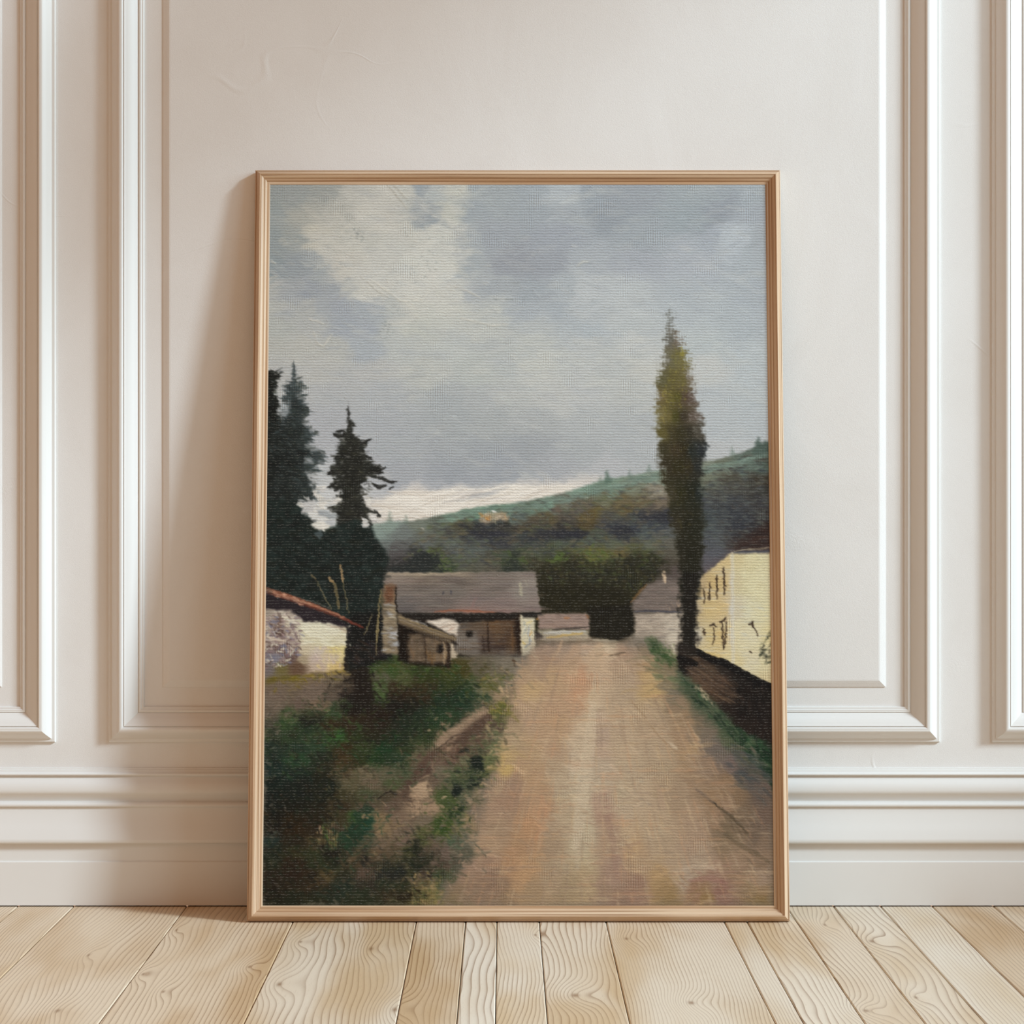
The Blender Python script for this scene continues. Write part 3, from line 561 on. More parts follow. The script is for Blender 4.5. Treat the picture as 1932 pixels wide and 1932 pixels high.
    # ---------------- spruces on the left
    def feather(outline, n, cols, ln, w, skyc, into=6):
        o = np.array(outline, float)
        seg = np.hypot(*(np.roll(o, -1, 0) - o).T)
        pick = RNG.choice(len(o), n, p=seg / seg.sum())
        cx = o[:, 0].mean()
        for k in pick:
            a, b = o[k], o[(k + 1) % len(o)]
            p = a + (b - a) * RNG.random()
            sgn = 1 if p[0] > np.interp(p[1], [700, 990], [cx - 4, cx]) else -1
            l = ln * (.4 + .9 * RNG.random())
            drop = (.35 * RNG.random() - .05) * l
            q = p + (RNG.random() - .6) * into * np.array([sgn, 0])
            if RNG.random() < .72:
                P.stroke([(q[0] - sgn * l * .6, q[1] - drop * .4), q, (q[0] + sgn * l * .55, q[1] + drop)], w * (.6 + .8 * RNG.random()), cols[RNG.integers(len(cols))], .62, .8, .4, 0, .45, .1, .4)
            else:
                P.stroke([(q[0] - sgn * l * .3, q[1]), (q[0] + sgn * l * .5, q[1] + 1)], w * .8, skyc[RNG.integers(len(skyc))], .5, .6, .3, 0, .5, .03, .5)
    skyc = [(172, 172, 170), (180, 178, 174), (164, 166, 168)]
    lowsky = [(190, 186, 180), (178, 176, 174), (200, 194, 184)]
    t1 = [(500, 698), (512, 698), (520, 704), (532, 700), (531, 710), (522, 716), (526, 730), (518, 738), (522, 752), (526, 768), (524, 784), (538, 800), (540, 990), (500, 1000)]
    P.poly(t1, (30, 33, 29), 3, 3, 1.5, 1, dry=.7, var=.2)
    feather(t1[1:12], 60, [(34, 38, 32), (46, 48, 38), (28, 30, 26)], 11, 4, skyc)
    P.stroke([(514, 706), (526, 699), (534, 694)], 3, (52, 54, 50), .8, .8)
    t2 = [(556, 686), (558, 704), (565, 712), (560, 718), (564, 727), (575, 731), (568, 742), (571, 752), (578, 764), (584, 775), (575, 784), (577, 798), (588, 808), (601, 818), (585, 830), (590, 846), (609, 852), (611, 870), (597, 876), (604, 888), (587, 890), (583, 902), (588, 920), (594, 936), (601, 944), (584, 956), (575, 970), (600, 1000), (560, 1010), (520, 980), (520, 820), (536, 804), (531, 782), (541, 774), (546, 762), (536, 752), (545, 742), (537, 731), (551, 720), (553, 704)]
    P.poly(t2, (54, 63, 63), 5, 3, 1.2, .95, dry=.75, var=.16)
    P.poly([(553, 740), (562, 740), (572, 800), (584, 850), (588, 900), (580, 950), (520, 960), (520, 830), (545, 800)], (46, 54, 52), 9, 3, 2, .8, dry=.4, var=.16)
    P.poly([(540, 810), (560, 806), (566, 860), (572, 900), (572, 940), (556, 960), (500, 960), (500, 800), (522, 800)], (33, 38, 35), 12, 3, 3, .85, var=.16)
    P.stroke([(556, 682), (557, 704), (558, 740)], 4, (60, 68, 68), .8, .5, .3, dry=.4)
    feather(t2[2:25], 190, [(52, 62, 60), (40, 48, 46), (60, 70, 68), (46, 52, 44)], 15, 4.5, skyc)
    feather(t2[30:39], 70, [(54, 64, 64), (44, 52, 50)], 12, 4, skyc)
    P.poly([(576, 838), (600, 842), (606, 852), (590, 854)], (172, 172, 170), 3, 2, 0, .55, dry=.5)
    P.poly([(576, 862), (590, 866), (592, 876), (578, 874)], (166, 168, 168), 3, 2, 0, .7, dry=.5)
    P.poly([(576, 890), (596, 894), (606, 910), (590, 912), (582, 902)], (176, 175, 172), 3, 2, 0, .75, dry=.4)
    P.poly([(530, 764), (542, 764), (548, 776), (540, 786), (530, 782)], (158, 162, 162), 3, 2, 0, .8, dry=.4)
    t3 = [(658, 774), (660, 788), (667, 797), (671, 801), (666, 808), (667, 816), (673, 824), (680, 833), (698, 829), (693, 838), (687, 846), (689, 858), (693, 867), (706, 874), (722, 881), (720, 890), (716, 896), (706, 898), (696, 900), (690, 906), (683, 914), (682, 930), (688, 944), (694, 956), (706, 966), (714, 974), (702, 976), (698, 990), (640, 992), (638, 970), (626, 964), (622, 958), (636, 954), (644, 944), (646, 924), (634, 920), (622, 920), (630, 908), (634, 900), (622, 894), (628, 882), (636, 876), (630, 866), (639, 852), (641, 840), (650, 830), (644, 828), (632, 820), (644, 820), (651, 813), (656, 814), (659, 806), (655, 800), (657, 788)]
    P.poly(t3, (45, 46, 40), 2.6, 2.6, .8, .97, dry=.5, var=.16)
    P.poly([(654, 826), (672, 826), (684, 870), (690, 892), (676, 912), (684, 950), (690, 985), (642, 988), (646, 940), (650, 910), (640, 890), (648, 850)], (39, 39, 33), 4, 2.5, 1, .9, var=.15)
    feather(t3[5:30], 120, [(42, 42, 36), (52, 52, 42), (36, 36, 32)], 14, 4, lowsky)
    feather(t3[30:50], 90, [(42, 42, 36), (52, 52, 42), (36, 36, 32)], 13, 4, lowsky)
    for pts, w in (([(629, 818), (640, 825), (652, 818)], 6), ([(634, 815), (650, 813)], 6), ([(682, 836), (692, 833), (702, 828)], 5), ([(657, 768), (660, 790)], 3), ([(620, 895), (632, 885)], 5), ([(702, 912), (716, 920), (730, 916)], 7), ([(700, 900), (720, 902), (738, 910), (750, 909)], 6),
                   ([(704, 884), (722, 886), (728, 882)], 6), ([(690, 884), (712, 892), (724, 892)], 8), ([(617, 921), (634, 913)], 5), ([(706, 962), (720, 976)], 5), ([(632, 926), (640, 920)], 8), ([(734, 924), (744, 918)], 3), ([(632, 866), (644, 860)], 5), ([(688, 858), (704, 868)], 5)):
        P.stroke(pts, w, (38, 38, 34), .88, .7, .3, dry=.12)
    P.stroke([(658, 758), (659, 776)], 1.5, (100, 102, 100), .6)
    P.stroke([(652, 803), (658, 800)], 2.5, (176, 174, 172), .8)
    P.dabs([(656, 800), (690, 870), (716, 890), (690, 980), (634, 980), (632, 890)], 150, [(36, 36, 32), (54, 56, 46), (62, 60, 44), (30, 32, 28)], 11, 3.5, .2, .6, .55, dry=.45)
    P.dabs([(556, 700), (576, 760), (600, 860), (584, 950), (510, 990), (505, 720), (540, 770)], 260, [(36, 46, 44), (58, 68, 68), (32, 36, 32), (48, 56, 46), (66, 76, 74)], 10, 3.5, .4, .6, .5, dry=.5)
    # dark foot of the wood
    P.poly([(500, 940), (560, 945), (590, 985), (600, 992), (618, 1002), (640, 990), (670, 980), (700, 990), (710, 1012), (722, 1036), (736, 1056), (730, 1072), (724, 1090), (726, 1180), (736, 1240), (660, 1262), (650, 1190), (600, 1160), (500, 1115)], (31, 41, 37), 2.5, 2, 2, 1, var=.14)
    P.dabs([(505, 960), (690, 1000), (728, 1060), (722, 1170), (660, 1160), (505, 1100)], 300, [(26, 34, 30), (36, 50, 46), (30, 34, 26), (44, 54, 50), (24, 28, 26)], 16, 6, .1, .6, .5, dry=.25)
    for x, y, w, h in ((576, 948, 20, 22), (607, 925, 14, 14), (612, 992, 26, 16), (690, 985, 12, 16), (613, 947, 16, 14), (600, 960, 12, 10), (634, 944, 8, 10), (696, 945, 10, 10), (704, 975, 12, 10)):
        P.dabs([(x - w * .5, y - h * .5), (x + w * .5, y - h * .5), (x + w * .5, y + h * .5), (x - w * .5, y + h * .5)], 9, [(196, 190, 182), (206, 200, 188), (176, 174, 170)], 9, 5, .2, .8, .75, dry=.35)
    for pts, c in (([(592, 924), (600, 926), (606, 936), (612, 938), (612, 946), (600, 944), (593, 934)], (202, 196, 184)), ([(604, 950), (616, 944), (622, 950), (614, 956), (616, 966), (606, 962)], (206, 199, 186)), ([(626, 948), (640, 940), (641, 950), (634, 950)], (204, 197, 186)),
                   ([(576, 950), (582, 942), (592, 946), (594, 956), (590, 966), (580, 962), (574, 968)], (190, 186, 180)), ([(690, 946), (702, 948), (704, 954), (694, 954)], (206, 198, 186)), ([(699, 972), (712, 974), (718, 980), (704, 984)], (198, 192, 184)),
                   ([(590, 988), (604, 984), (618, 986), (628, 990), (614, 1000), (598, 998)], (206, 200, 186)), ([(624, 978), (636, 976), (638, 984), (630, 994), (618, 990)], (176, 176, 174)), ([(684, 980), (692, 982), (692, 996), (686, 994)], (196, 192, 184)), ([(600, 962), (622, 966), (640, 974), (624, 976), (604, 972)], (150, 154, 154)), ([(606, 1000), (612, 1010), (604, 1020), (596, 1008)], (70, 80, 80))):
        P.poly(pts, c, 2, 3.5, .5, .9, dry=.45, thick=.3)
    P.poly([(592, 990), (606, 986), (622, 992), (614, 1000), (596, 1000)], (204, 198, 184), 1.5, 2, 0, .9, thick=.4)
    P.poly([(660, 1160), (724, 1150), (734, 1200), (738, 1246), (660, 1262), (652, 1230)], (27, 26, 24), 4, 2, 2, .9, var=.12)
    P.dabs([(664, 1200), (700, 1205), (730, 1240), (668, 1250)], 30, [(74, 52, 38), (52, 42, 40), (40, 36, 44), (60, 40, 32)], 22, 4, .45, .2, .6)
    P.dabs([(700, 1240), (780, 1244), (870, 1256), (860, 1280), (700, 1268)], 60, [(56, 76, 34), (44, 66, 30), (64, 68, 30)], 11, 5, .2, .8, .6, dry=.3)
    # ---------------- cottage at the left edge
    P.poly([(498, 1118), (540, 1126), (600, 1150), (640, 1168), (662, 1180), (660, 1196), (600, 1184), (560, 1172), (498, 1154)], (45, 37, 41), 2, 1.5, .5)
    cot = [(498, 1150), (514, 1148), (530, 1152), (548, 1152), (566, 1162), (574, 1172), (590, 1176), (605, 1172), (622, 1175), (636, 1180), (648, 1182), (658, 1194), (655, 1206), (654, 1226), (650, 1248), (646, 1264), (600, 1268), (498, 1280)]
    m, sl = P.polymask(cot, 1.5, 2)
    P.field(H((1156, '504 150 136 120,530 178 164 146,552 160 144 128,580 150 132 124,640 150 130 118'),
              (1176, '504 152 134 122,530 120 96 84,552 188 174 150,575 192 182 156,600 208 200 170,630 200 190 164,652 160 140 116'),
              (1192, '504 150 134 122,528 84 62 54,550 166 148 132,575 202 194 162,605 206 198 166,630 198 190 158,650 206 194 164'),
              (1208, '504 166 150 136,525 128 106 98,548 164 146 134,572 198 186 156,600 204 192 150,630 208 198 158,650 206 194 158'),
              (1226, '504 120 102 98,528 112 90 84,552 140 120 108,575 190 174 144,600 192 176 156,630 206 186 120,650 204 186 126'),
              (1242, '504 128 122 126,520 122 116 122,545 96 74 68,572 160 142 114,598 184 164 148,625 194 174 146,648 202 182 128'),
              (1258, '504 106 96 92,530 104 92 52,560 96 72 54,600 180 158 136,640 196 168 110')), m, sl, warp=4, p=2.3, soft=8)
    P.dabs([(500, 1155), (560, 1160), (575, 1210), (560, 1250), (500, 1262)], 220, [(190, 174, 156), (92, 70, 62), (150, 128, 122), (204, 194, 172), (120, 98, 98), (110, 108, 122)], 9, 2.6, .3, 1.2, .75, dry=.4, thick=.5, soft=.1)
    P.dabs([(575, 1178), (645, 1184), (650, 1215), (580, 1215)], 70, [(216, 209, 182), (208, 200, 170), (198, 187, 154)], 22, 6, .12, .4, .6, thick=1.2, curve=.8, soft=.2, var=.03)
    P.dabs([(590, 1222), (648, 1222), (644, 1256), (596, 1258)], 40, [(212, 188, 120), (192, 172, 160), (200, 182, 140), (178, 158, 150)], 10, 4, 1.2, .6, .55, dry=.4)
    P.stroke([(506, 1201), (522, 1206), (541, 1210)], 6, (196, 178, 156), .8, thick=.8)
    P.stroke([(536, 1164), (548, 1170), (560, 1176)], 7, (206, 196, 170), .8, thick=1)
    P.stroke([(618, 1180), (640, 1184), (656, 1192)], 4, (150, 126, 104), .6)
    P.stroke([(655, 1182), (658, 1210), (654, 1240), (652, 1262)], 6, (34, 30, 27), .8, .2, dry=.3)
    for k in range(5):
        o = k * 3 - 6
        P.stroke([(500, 1112 + o * .9), (543, 1126 + o * .8), (596, 1145 + o * .6), (640, 1162 + o * .45), (664, 1174 + o * .3), (686, 1184)], 4, [(128, 70, 50), (156, 96, 68), (176, 122, 92), (118, 62, 44), (92, 48, 38)][k], .8, .7, .5, thick=.5, dry=.2)
    P.dabs([(502, 1108), (560, 1126), (600, 1143), (600, 1152), (540, 1134), (502, 1122)], 26, [(178, 120, 92), (140, 74, 50), (196, 150, 120)], 12, 3, .35, .15, .7, dry=.35)
    P.stroke([(570, 1130), (600, 1137), (628, 1150)], 2, (120, 108, 92), .7)
    P.stroke([(650, 1166), (686, 1184)], 6, (96, 40, 30), .8, .6)
    # ---------------- chimney pier, lean-to shed
    P.poly([(724, 1102), (746, 1104), (748, 1150), (752, 1190), (755, 1236), (722, 1232)], (136, 118, 92), 1.5, 1.2, 0, 1, var=.1)
    P.poly([(726, 1103), (746, 1104), (745, 1136), (726, 1138)], (106, 66, 42), 3, 1.5, .5, .9, var=.1)
    P.dabs([(724, 1140), (746, 1140), (752, 1226), (724, 1228)], 60, [(160, 142, 108), (112, 100, 82), (170, 168, 166), (90, 78, 62)], 14, 3, 0, .2, .65, dry=.25)
    P.dabs([(734, 1184), (750, 1186), (752, 1226), (736, 1228)], 20, [(176, 178, 184), (150, 150, 150)], 10, 4, 0, .3, .6)
    P.stroke([(747, 1108), (748, 1140), (751, 1160), (754, 1210)], 3.2, (34, 26, 20), .9, .1)
    P.stroke([(720, 1112), (722, 1150)], 6, (100, 86, 58), .6, dry=.2)
    P.poly([(752, 1170), (770, 1182), (800, 1194), (850, 1210), (850, 1258), (790, 1254), (752, 1246)], (27, 19, 13), 2, 1.2, 0, 1, var=.15)
    P.poly([(773, 1196), (790, 1194), (820, 1204), (846, 1214), (846, 1252), (810, 1251), (774, 1248), (770, 1220)], (104, 86, 66), 2.5, 1.5, .5, .95, var=.1)
    P.dabs([(774, 1198), (844, 1214), (844, 1250), (776, 1248)], 46, [(124, 100, 72), (82, 66, 52), (110, 92, 78), (112, 80, 44)], 16, 3, 1.5, .15, .5, dry=.3)
    P.stroke([(801, 1196), (803, 1230), (804, 1250)], 4, (58, 44, 34), .7)
    P.poly([(826, 1216), (835, 1215), (835, 1228), (832, 1233), (826, 1230)], (28, 22, 18), 1.5, 1)
    P.stroke([(838, 1212), (840, 1232), (838, 1252)], 4, (176, 150, 114), .6, .2, dry=.35)
    P.stroke([(845, 1210), (847, 1232), (846, 1258)], 5, (50, 36, 26), .9, .1)
    P.poly([(850, 1211), (856, 1212), (858, 1228), (865, 1234), (860, 1240), (850, 1242)], (188, 170, 144), 1.5, 1, 0, .9)
    P.poly([(804, 1172), (820, 1169), (839, 1167), (853, 1168), (866, 1175), (866, 1190), (862, 1200), (845, 1194), (830, 1186)], (200, 184, 164), 1.5, 1.5, 0, 1, thick=.8, var=.05)
    for pts, c in (([(808, 1174), (826, 1174), (844, 1170)], (216, 202, 182)), ([(832, 1184), (846, 1180), (862, 1178)], (170, 144, 122)), ([(836, 1188), (850, 1186), (862, 1188)], (216, 200, 180)), ([(846, 1190), (858, 1184)], (186, 150, 126))):
        P.stroke(pts, 4, c, .7, thick=1)
    P.poly([(750, 1158), (762, 1164), (784, 1172), (800, 1178), (830, 1190), (862, 1203), (861, 1208), (850, 1212), (820, 1202), (796, 1193), (770, 1184), (753, 1176)], (122, 104, 78), 1.5, 1.2, 0, 1, var=.08)
    for k in range(6):
        o = 3 * k
        P.stroke([(753, 1163 + o * .9), (790, 1177 + o * .9), (825, 1190 + o * .8), (856, 1203 + o * .4)], 2.5, [(150, 126, 86), (92, 78, 60), (140, 120, 96), (104, 84, 54), (84, 68, 50), (58, 46, 36)][k], .75, .3)
    P.stroke([(776, 1170), (800, 1176), (806, 1180)], 2, (200, 196, 190), .7)
    P.poly([(850, 1209), (862, 1212), (862, 1217), (852, 1214)], (40, 32, 26), 1.5, 1)
    # dry stalks
    for pts, w, c in (([(642, 1066), (646, 1080), (648, 1098)], 4, (176, 140, 92)), ([(648, 1098), (654, 1130), (658, 1156)], 1.8, (130, 112, 74)), ([(626, 1096), (633, 1104), (637, 1124), (640, 1148)], 6, (108, 92, 58)),
                      ([(622, 1090), (628, 1098)], 6, (150, 120, 78)), ([(588, 1084), (596, 1092)], 3.5, (108, 92, 62)), ([(598, 1094), (614, 1128), (626, 1148)], 1.6, (122, 106, 70)), ([(716, 1156), (713, 1176), (712, 1212)], 4, (150, 130, 82)),
                      ([(720, 1112), (716, 1140), (715, 1156)], 3, (130, 112, 70)), ([(712, 1212), (710, 1236)], 2, (120, 104, 68)), ([(703, 1158), (696, 1180), (688, 1198)], 2, (128, 112, 74))):
        P.stroke(pts, w, c, .8, .4, .3, dry=.15)
    # ---------------- house behind the poplar
    P.poly([(1190, 1140), (1204, 1122), (1222, 1100), (1250, 1096), (1282, 1094), (1290, 1154), (1196, 1156)], (113, 99, 89), 2, 1, .5, 1, var=.05)
    P.dabs([(1212, 1115), (1282, 1098), (1286, 1150), (1200, 1150)], 50, [(126, 110, 98), (98, 86, 78), (120, 102, 92)], 28, 3, 0, .06, .5, dry=.2)
    P.stroke([(1190, 1136), (1204, 1118), (1220, 1102)], 5, (134, 92, 50), .6, dry=.3)
    P.dabs([(1250, 1134), (1286, 1130), (1287, 1150), (1252, 1150)], 16, [(170, 140, 108), (150, 126, 104)], 6, 2.5, 1.5, .4, .6, dry=.4)
    P.poly([(1196, 1157), (1288, 1155), (1290, 1222), (1250, 1222), (1196, 1206)], (162, 145, 126), 2, 1, .5, 1, var=.05)
    P.poly([(1254, 1170), (1288, 1164), (1290, 1224), (1246, 1222)], (190, 176, 154), 8, 2, 1, .8)
    P.dabs([(1200, 1160), (1284, 1160), (1286, 1216), (1240, 1216), (1200, 1202)], 50, [(178, 160, 140), (146, 130, 114), (190, 172, 150), (120, 108, 98)], 22, 3, -.1, .3, .4, dry=.25)
    P.stroke([(1197, 1154), (1220, 1152), (1284, 1155)], 4, (62, 60, 70), .85, .4)
    P.poly([(1196, 1198), (1240, 1206), (1262, 1218), (1240, 1222), (1190, 1212)], (112, 102, 88), 5, 2, 1, .8)
    P.stroke([(1252, 1080), (1253, 1098)], 7, (206, 176, 140), .9, .2)
    P.stroke([(1250, 1080), (1256, 1084)], 3, (60, 50, 42), .8)
    # grass by the foot of the wall
    P.poly([(1220, 1204), (1236, 1208), (1250, 1222), (1268, 1240), (1278, 1252), (1262, 1254), (1240, 1240), (1226, 1224)], (42, 66, 32), 4, 2.5, 1.5, .85)
    P.dabs([(1212, 1205), (1240, 1204), (1276, 1238), (1278, 1262), (1240, 1250)], 60, [(54, 80, 40), (40, 62, 30), (86, 98, 62), (110, 108, 80)], 9, 4, .8, .8, .6, dry=.4)
    P.dabs([(1250, 1206), (1276, 1206), (1278, 1240), (1262, 1236)], 24, [(190, 178, 150), (92, 100, 56)], 8, 3, 1.4, .4, .5, dry=.5)
    P.dabs([(1215, 1240), (1270, 1260), (1290, 1300), (1260, 1300), (1220, 1262)], 36, [(110, 104, 76), (96, 104, 72), (130, 112, 84)], 16, 6, .3, .4, .45, dry=.3)
    # ---------------- yellow house at the right edge
    P.poly([(1316, 1092), (1320, 1074), (1344, 1060), (1376, 1038), (1452, 1034), (1452, 1052), (1380, 1048), (1326, 1090)], (88, 80, 82), 2.5, 1.5, .5, .95, var=.08)
    P.poly([(1386, 1034), (1400, 1020), (1420, 1004), (1452, 984), (1455, 1038), (1390, 1038)], (60, 42, 36), 4, 2, 1, .9, var=.1)
    P.dabs([(1388, 1032), (1420, 1008), (1452, 990), (1452, 1034)], 24, [(74, 50, 40), (48, 36, 34), (68, 58, 56)], 22, 4, -.1, .3, .6)
    P.stroke([(1384, 1040), (1410, 1036), (1452, 1034)], 3, (190, 176, 142), .6, dry=.3)
    P.stroke([(1386, 1043), (1452, 1040)], 5, (72, 74, 82), .85, .1)
    left = [(1312, 1130), (1318, 1102), (1324, 1086), (1350, 1066), (1378, 1043), (1386, 1050), (1388, 1262), (1360, 1256), (1310, 1232)]
    m, sl = P.polymask(left, 1.2, 1)
    P.field(H((1060, '1372 200 172 118,1384 202 186 140'), (1100, '1320 176 150 108,1345 190 160 104,1368 200 170 112,1382 196 184 160'), (1150, '1314 176 156 122,1335 196 168 112,1365 198 168 110,1382 194 186 172'),
              (1200, '1314 184 172 150,1335 196 172 118,1365 198 170 112,1382 198 188 166'), (1240, '1314 190 172 130,1340 200 172 112,1384 202 184 138')), m, sl, warp=3, p=2, soft=14)
    right = [(1380, 1043), (1400, 1045), (1430, 1043), (1456, 1044), (1458, 1300), (1440, 1292), (1400, 1270), (1382, 1256)]
    m, sl = P.polymask(right, 1.5, 1)
    P.field(H((1055, '1388 200 182 134,1420 206 192 146,1445 206 194 150'), (1100, '1388 198 182 140,1420 208 196 152,1445 206 194 152'), (1150, '1388 196 182 150,1420 206 196 158,1445 208 196 150'),
              (1200, '1388 206 192 152,1420 206 194 158,1445 208 192 140'), (1250, '1388 202 184 138,1420 200 188 156,1445 204 190 148'), (1285, '1445 196 178 136')), m, sl, warp=4, p=2, soft=14)
    P.dabs([(1316, 1110), (1374, 1060), (1380, 1240), (1320, 1222)], 70, [(208, 180, 122), (184, 154, 98), (200, 176, 130), (190, 184, 164)], 22, 3, 0, .1, .45, dry=.3)
    P.dabs([(1390, 1050), (1445, 1050), (1446, 1130), (1400, 1120)], 60, [(214, 204, 160), (200, 186, 138), (208, 196, 150)], 16, 4, -.7, .9, .5, thick=1.1, curve=1, var=.04)
    P.dabs([(1388, 1130), (1446, 1130), (1448, 1270), (1400, 1260)], 70, [(214, 202, 160), (196, 182, 142), (206, 190, 140), (186, 186, 172)], 18, 3, 0, .15, .4, dry=.3)
    P.stroke([(1380, 1046), (1381, 1150), (1382, 1250)], 7, (194, 188, 176), .45, .1, dry=.3)
    for pts, w in (([(1364, 1072), (1365, 1092), (1365, 1104)], 4.5), ([(1365, 1104), (1366, 1122)], 3), ([(1351, 1086), (1351, 1100), (1352, 1116)], 4), ([(1352, 1116), (1351, 1131)], 2.4), ([(1338, 1100), (1338, 1116), (1337, 1132)], 3.6), ([(1326, 1111), (1328, 1126), (1328, 1138)], 3),
                   ([(1357, 1174), (1364, 1170), (1369, 1164)], 4), ([(1360, 1172), (1362, 1192), (1364, 1224)], 3), ([(1369, 1172), (1368, 1196), (1365, 1222)], 3), ([(1339, 1180), (1346, 1177), (1350, 1182)], 4), ([(1345, 1184), (1346, 1200), (1344, 1216)], 3),
                   ([(1327, 1186), (1328, 1197)], 4), ([(1413, 1178), (1418, 1174), (1420, 1184)], 5), ([(1420, 1184), (1426, 1190), (1428, 1200)], 2.6), ([(1414, 1229), (1416, 1231)], 4.5), ([(1368, 1105), (1369, 1106)], 3)):
        P.stroke(pts, w, (46, 30, 20), .9, .3, .2)
    P.dabs([(1436, 1212), (1452, 1190), (1455, 1255), (1432, 1240)], 34, [(44, 46, 34), (58, 62, 44)], 10, 2.5, -.6, .7, .8)
    # ---------------- dark garden wall running out to the right
    gw = [(1276, 1218), (1284, 1212), (1312, 1226), (1332, 1237), (1362, 1245), (1394, 1263), (1429, 1282), (1460, 1294), (1460, 1412), (1412, 1388), (1385, 1372), (1366, 1346), (1341, 1321), (1322, 1302), (1304, 1284), (1278, 1264)]
    m, sl = P.polymask(gw, 2, 1.5, .5)
    P.field(H((1230, '1282 42 34 30,1300 50 40 32'), (1245, '1284 28 22 18,1310 80 62 46,1330 60 46 36,1350 26 22 20'), (1262, '1284 24 18 16,1310 72 56 44,1340 74 58 44,1370 44 36 30,1395 22 18 16'),
              (1285, '1305 84 64 48,1330 82 62 46,1360 74 56 44,1390 34 28 24,1430 24 20 18'), (1310, '1340 70 52 38,1370 58 44 34,1400 26 20 16,1440 30 24 20'), (1340, '1370 40 30 24,1400 30 22 18,1440 34 26 22'), (1375, '1400 40 30 24,1440 38 28 22')), m, sl, warp=4, p=2, soft=10)
    P.dabs([(1300, 1240), (1390, 1280), (1400, 1330), (1350, 1320), (1300, 1275)], 70, [(98, 76, 56), (60, 46, 36), (84, 66, 52), (112, 90, 70)], 30, 2.5, .55, .1, .5, dry=.3)
    P.stroke([(1313, 1228), (1334, 1240), (1362, 1248), (1394, 1266), (1429, 1285), (1458, 1298)], 13, (18, 15, 14), .95, .1, .2, dry=.15)
    P.stroke([(1280, 1240), (1292, 1246), (1312, 1252)], 15, (18, 14, 12), .9, .4, .2)
    P.dabs([(1385, 1280), (1450, 1300), (1450, 1400), (1410, 1380), (1390, 1340)], 50, [(22, 18, 16), (44, 32, 26), (30, 24, 20)], 22, 5, 1.5, .2, .6)
    # green verge under the wall
    verge = [(1278, 1262), (1306, 1286), (1324, 1306), (1342, 1325), (1368, 1348), (1386, 1374), (1412, 1390), (1460, 1412), (1460, 1490), (1430, 1450), (1395, 1405), (1350, 1365), (1310, 1330), (1285, 1296)]
    P.poly(verge, (56, 70, 50), 8, 3, 2, .7, dry=.3)
    P.poly([(1378, 1366), (1412, 1388), (1460, 1412), (1460, 1488), (1436, 1444), (1400, 1404)], (22, 46, 28), 5, 3, 1, .9, var=.15)
    P.dabs([(1280, 1268), (1320, 1300), (1380, 1362), (1450, 1412), (1448, 1470), (1390, 1400), (1300, 1312)], 120, [(52, 76, 48), (36, 56, 36), (76, 86, 60), (28, 44, 30)], 14, 5, .8, .5, .55, dry=.4)
    P.dabs([(1310, 1296), (1326, 1300), (1346, 1328), (1336, 1330)], 26, [(180, 160, 128), (150, 132, 104)], 8, 3, .9, .4, .7, dry=.5)
    P.dabs([(1360, 1400), (1420, 1410), (1450, 1470), (1440, 1520), (1380, 1470)], 70, [(92, 82, 74), (76, 76, 70), (58, 62, 62), (104, 86, 76)], 22, 7, .6, .4, .45, dry=.3)
    # ---------------- poplar, scrubbed on with a dry brush
    lf = [(590, 1260), (604, 1258), (630, 1257), (659, 1253), (683, 1250), (718, 1244), (762, 1242), (806, 1245), (859, 1251), (886, 1257), (918, 1258), (953, 1268), (997, 1275), (1041, 1285), (1085, 1290), (1129, 1292), (1182, 1292), (1228, 1292)]
    rt = [(590, 1263), (604, 1270), (630, 1277), (644, 1286), (674, 1294), (701, 1302), (727, 1302), (754, 1308), (789, 1316), (824, 1322), (842, 1326), (863, 1320), (882, 1322), (909, 1316), (944, 1322), (997, 1320), (1037, 1322), (1076, 1316), (1102, 1310), (1129, 1307), (1182, 1306), (1228, 1307)]
    pop = [(x, y) for y, x in lf] + [(x, y) for y, x in reversed(rt)]
    m, sl = P.polymask(pop, 10, 5, 3)
    yy = P.gy[sl]
    _, gtop = to_grid(1280, 600)
    _, g2 = to_grid(1280, 760)
    dryness = np.clip(1.05 - .55 * (yy - gtop) / (g2 - gtop), .28, 1.05)
    mm = np.clip((m * 1.36 - P.weave[sl] * dryness * 1.15) * 2.2, 0, 1)
    P.field(H((600, '1264 112 112 102'), (640, '1265 100 96 84,1280 112 98 80'), (680, '1256 104 98 78,1272 104 97 60,1288 112 102 56'), (715, '1252 92 86 54,1270 96 86 44,1285 102 92 48,1300 112 98 78'),
              (750, '1248 108 92 56,1262 98 88 42,1276 82 76 30,1290 84 66 52,1302 92 76 64'), (785, '1248 116 104 60,1262 102 90 46,1276 70 66 24,1290 64 54 38,1308 96 82 70'), (815, '1250 92 82 40,1266 68 60 34,1282 58 52 28,1300 56 50 36,1318 76 70 58'),
              (850, '1256 62 56 34,1272 66 54 34,1288 52 44 22,1305 40 42 34,1322 44 48 50'), (880, '1260 58 50 32,1278 52 46 20,1298 54 46 28,1316 44 46 42'), (930, '1266 62 56 36,1285 46 44 20,1305 38 38 22,1318 40 46 42'),
              (990, '1278 56 50 34,1294 38 36 20,1312 40 40 26'), (1050, '1284 46 42 28,1300 36 34 20,1322 40 38 24'), (1110, '1288 34 32 22,1304 32 29 22,1316 34 32 22'), (1170, '1290 32 28 22,1306 32 28 22'), (1226, '1290 34 28 22,1308 38 30 24')), mm, sl, warp=3, p=2, soft=8)
    P.dabs([(1270, 650), (1290, 654), (1298, 720), (1290, 770), (1250, 780), (1250, 740)], 150, [(150, 138, 48), (134, 122, 44), (112, 102, 42), (90, 80, 34)], 6, 2.6, 1.4, .5, .6, dry=.65)
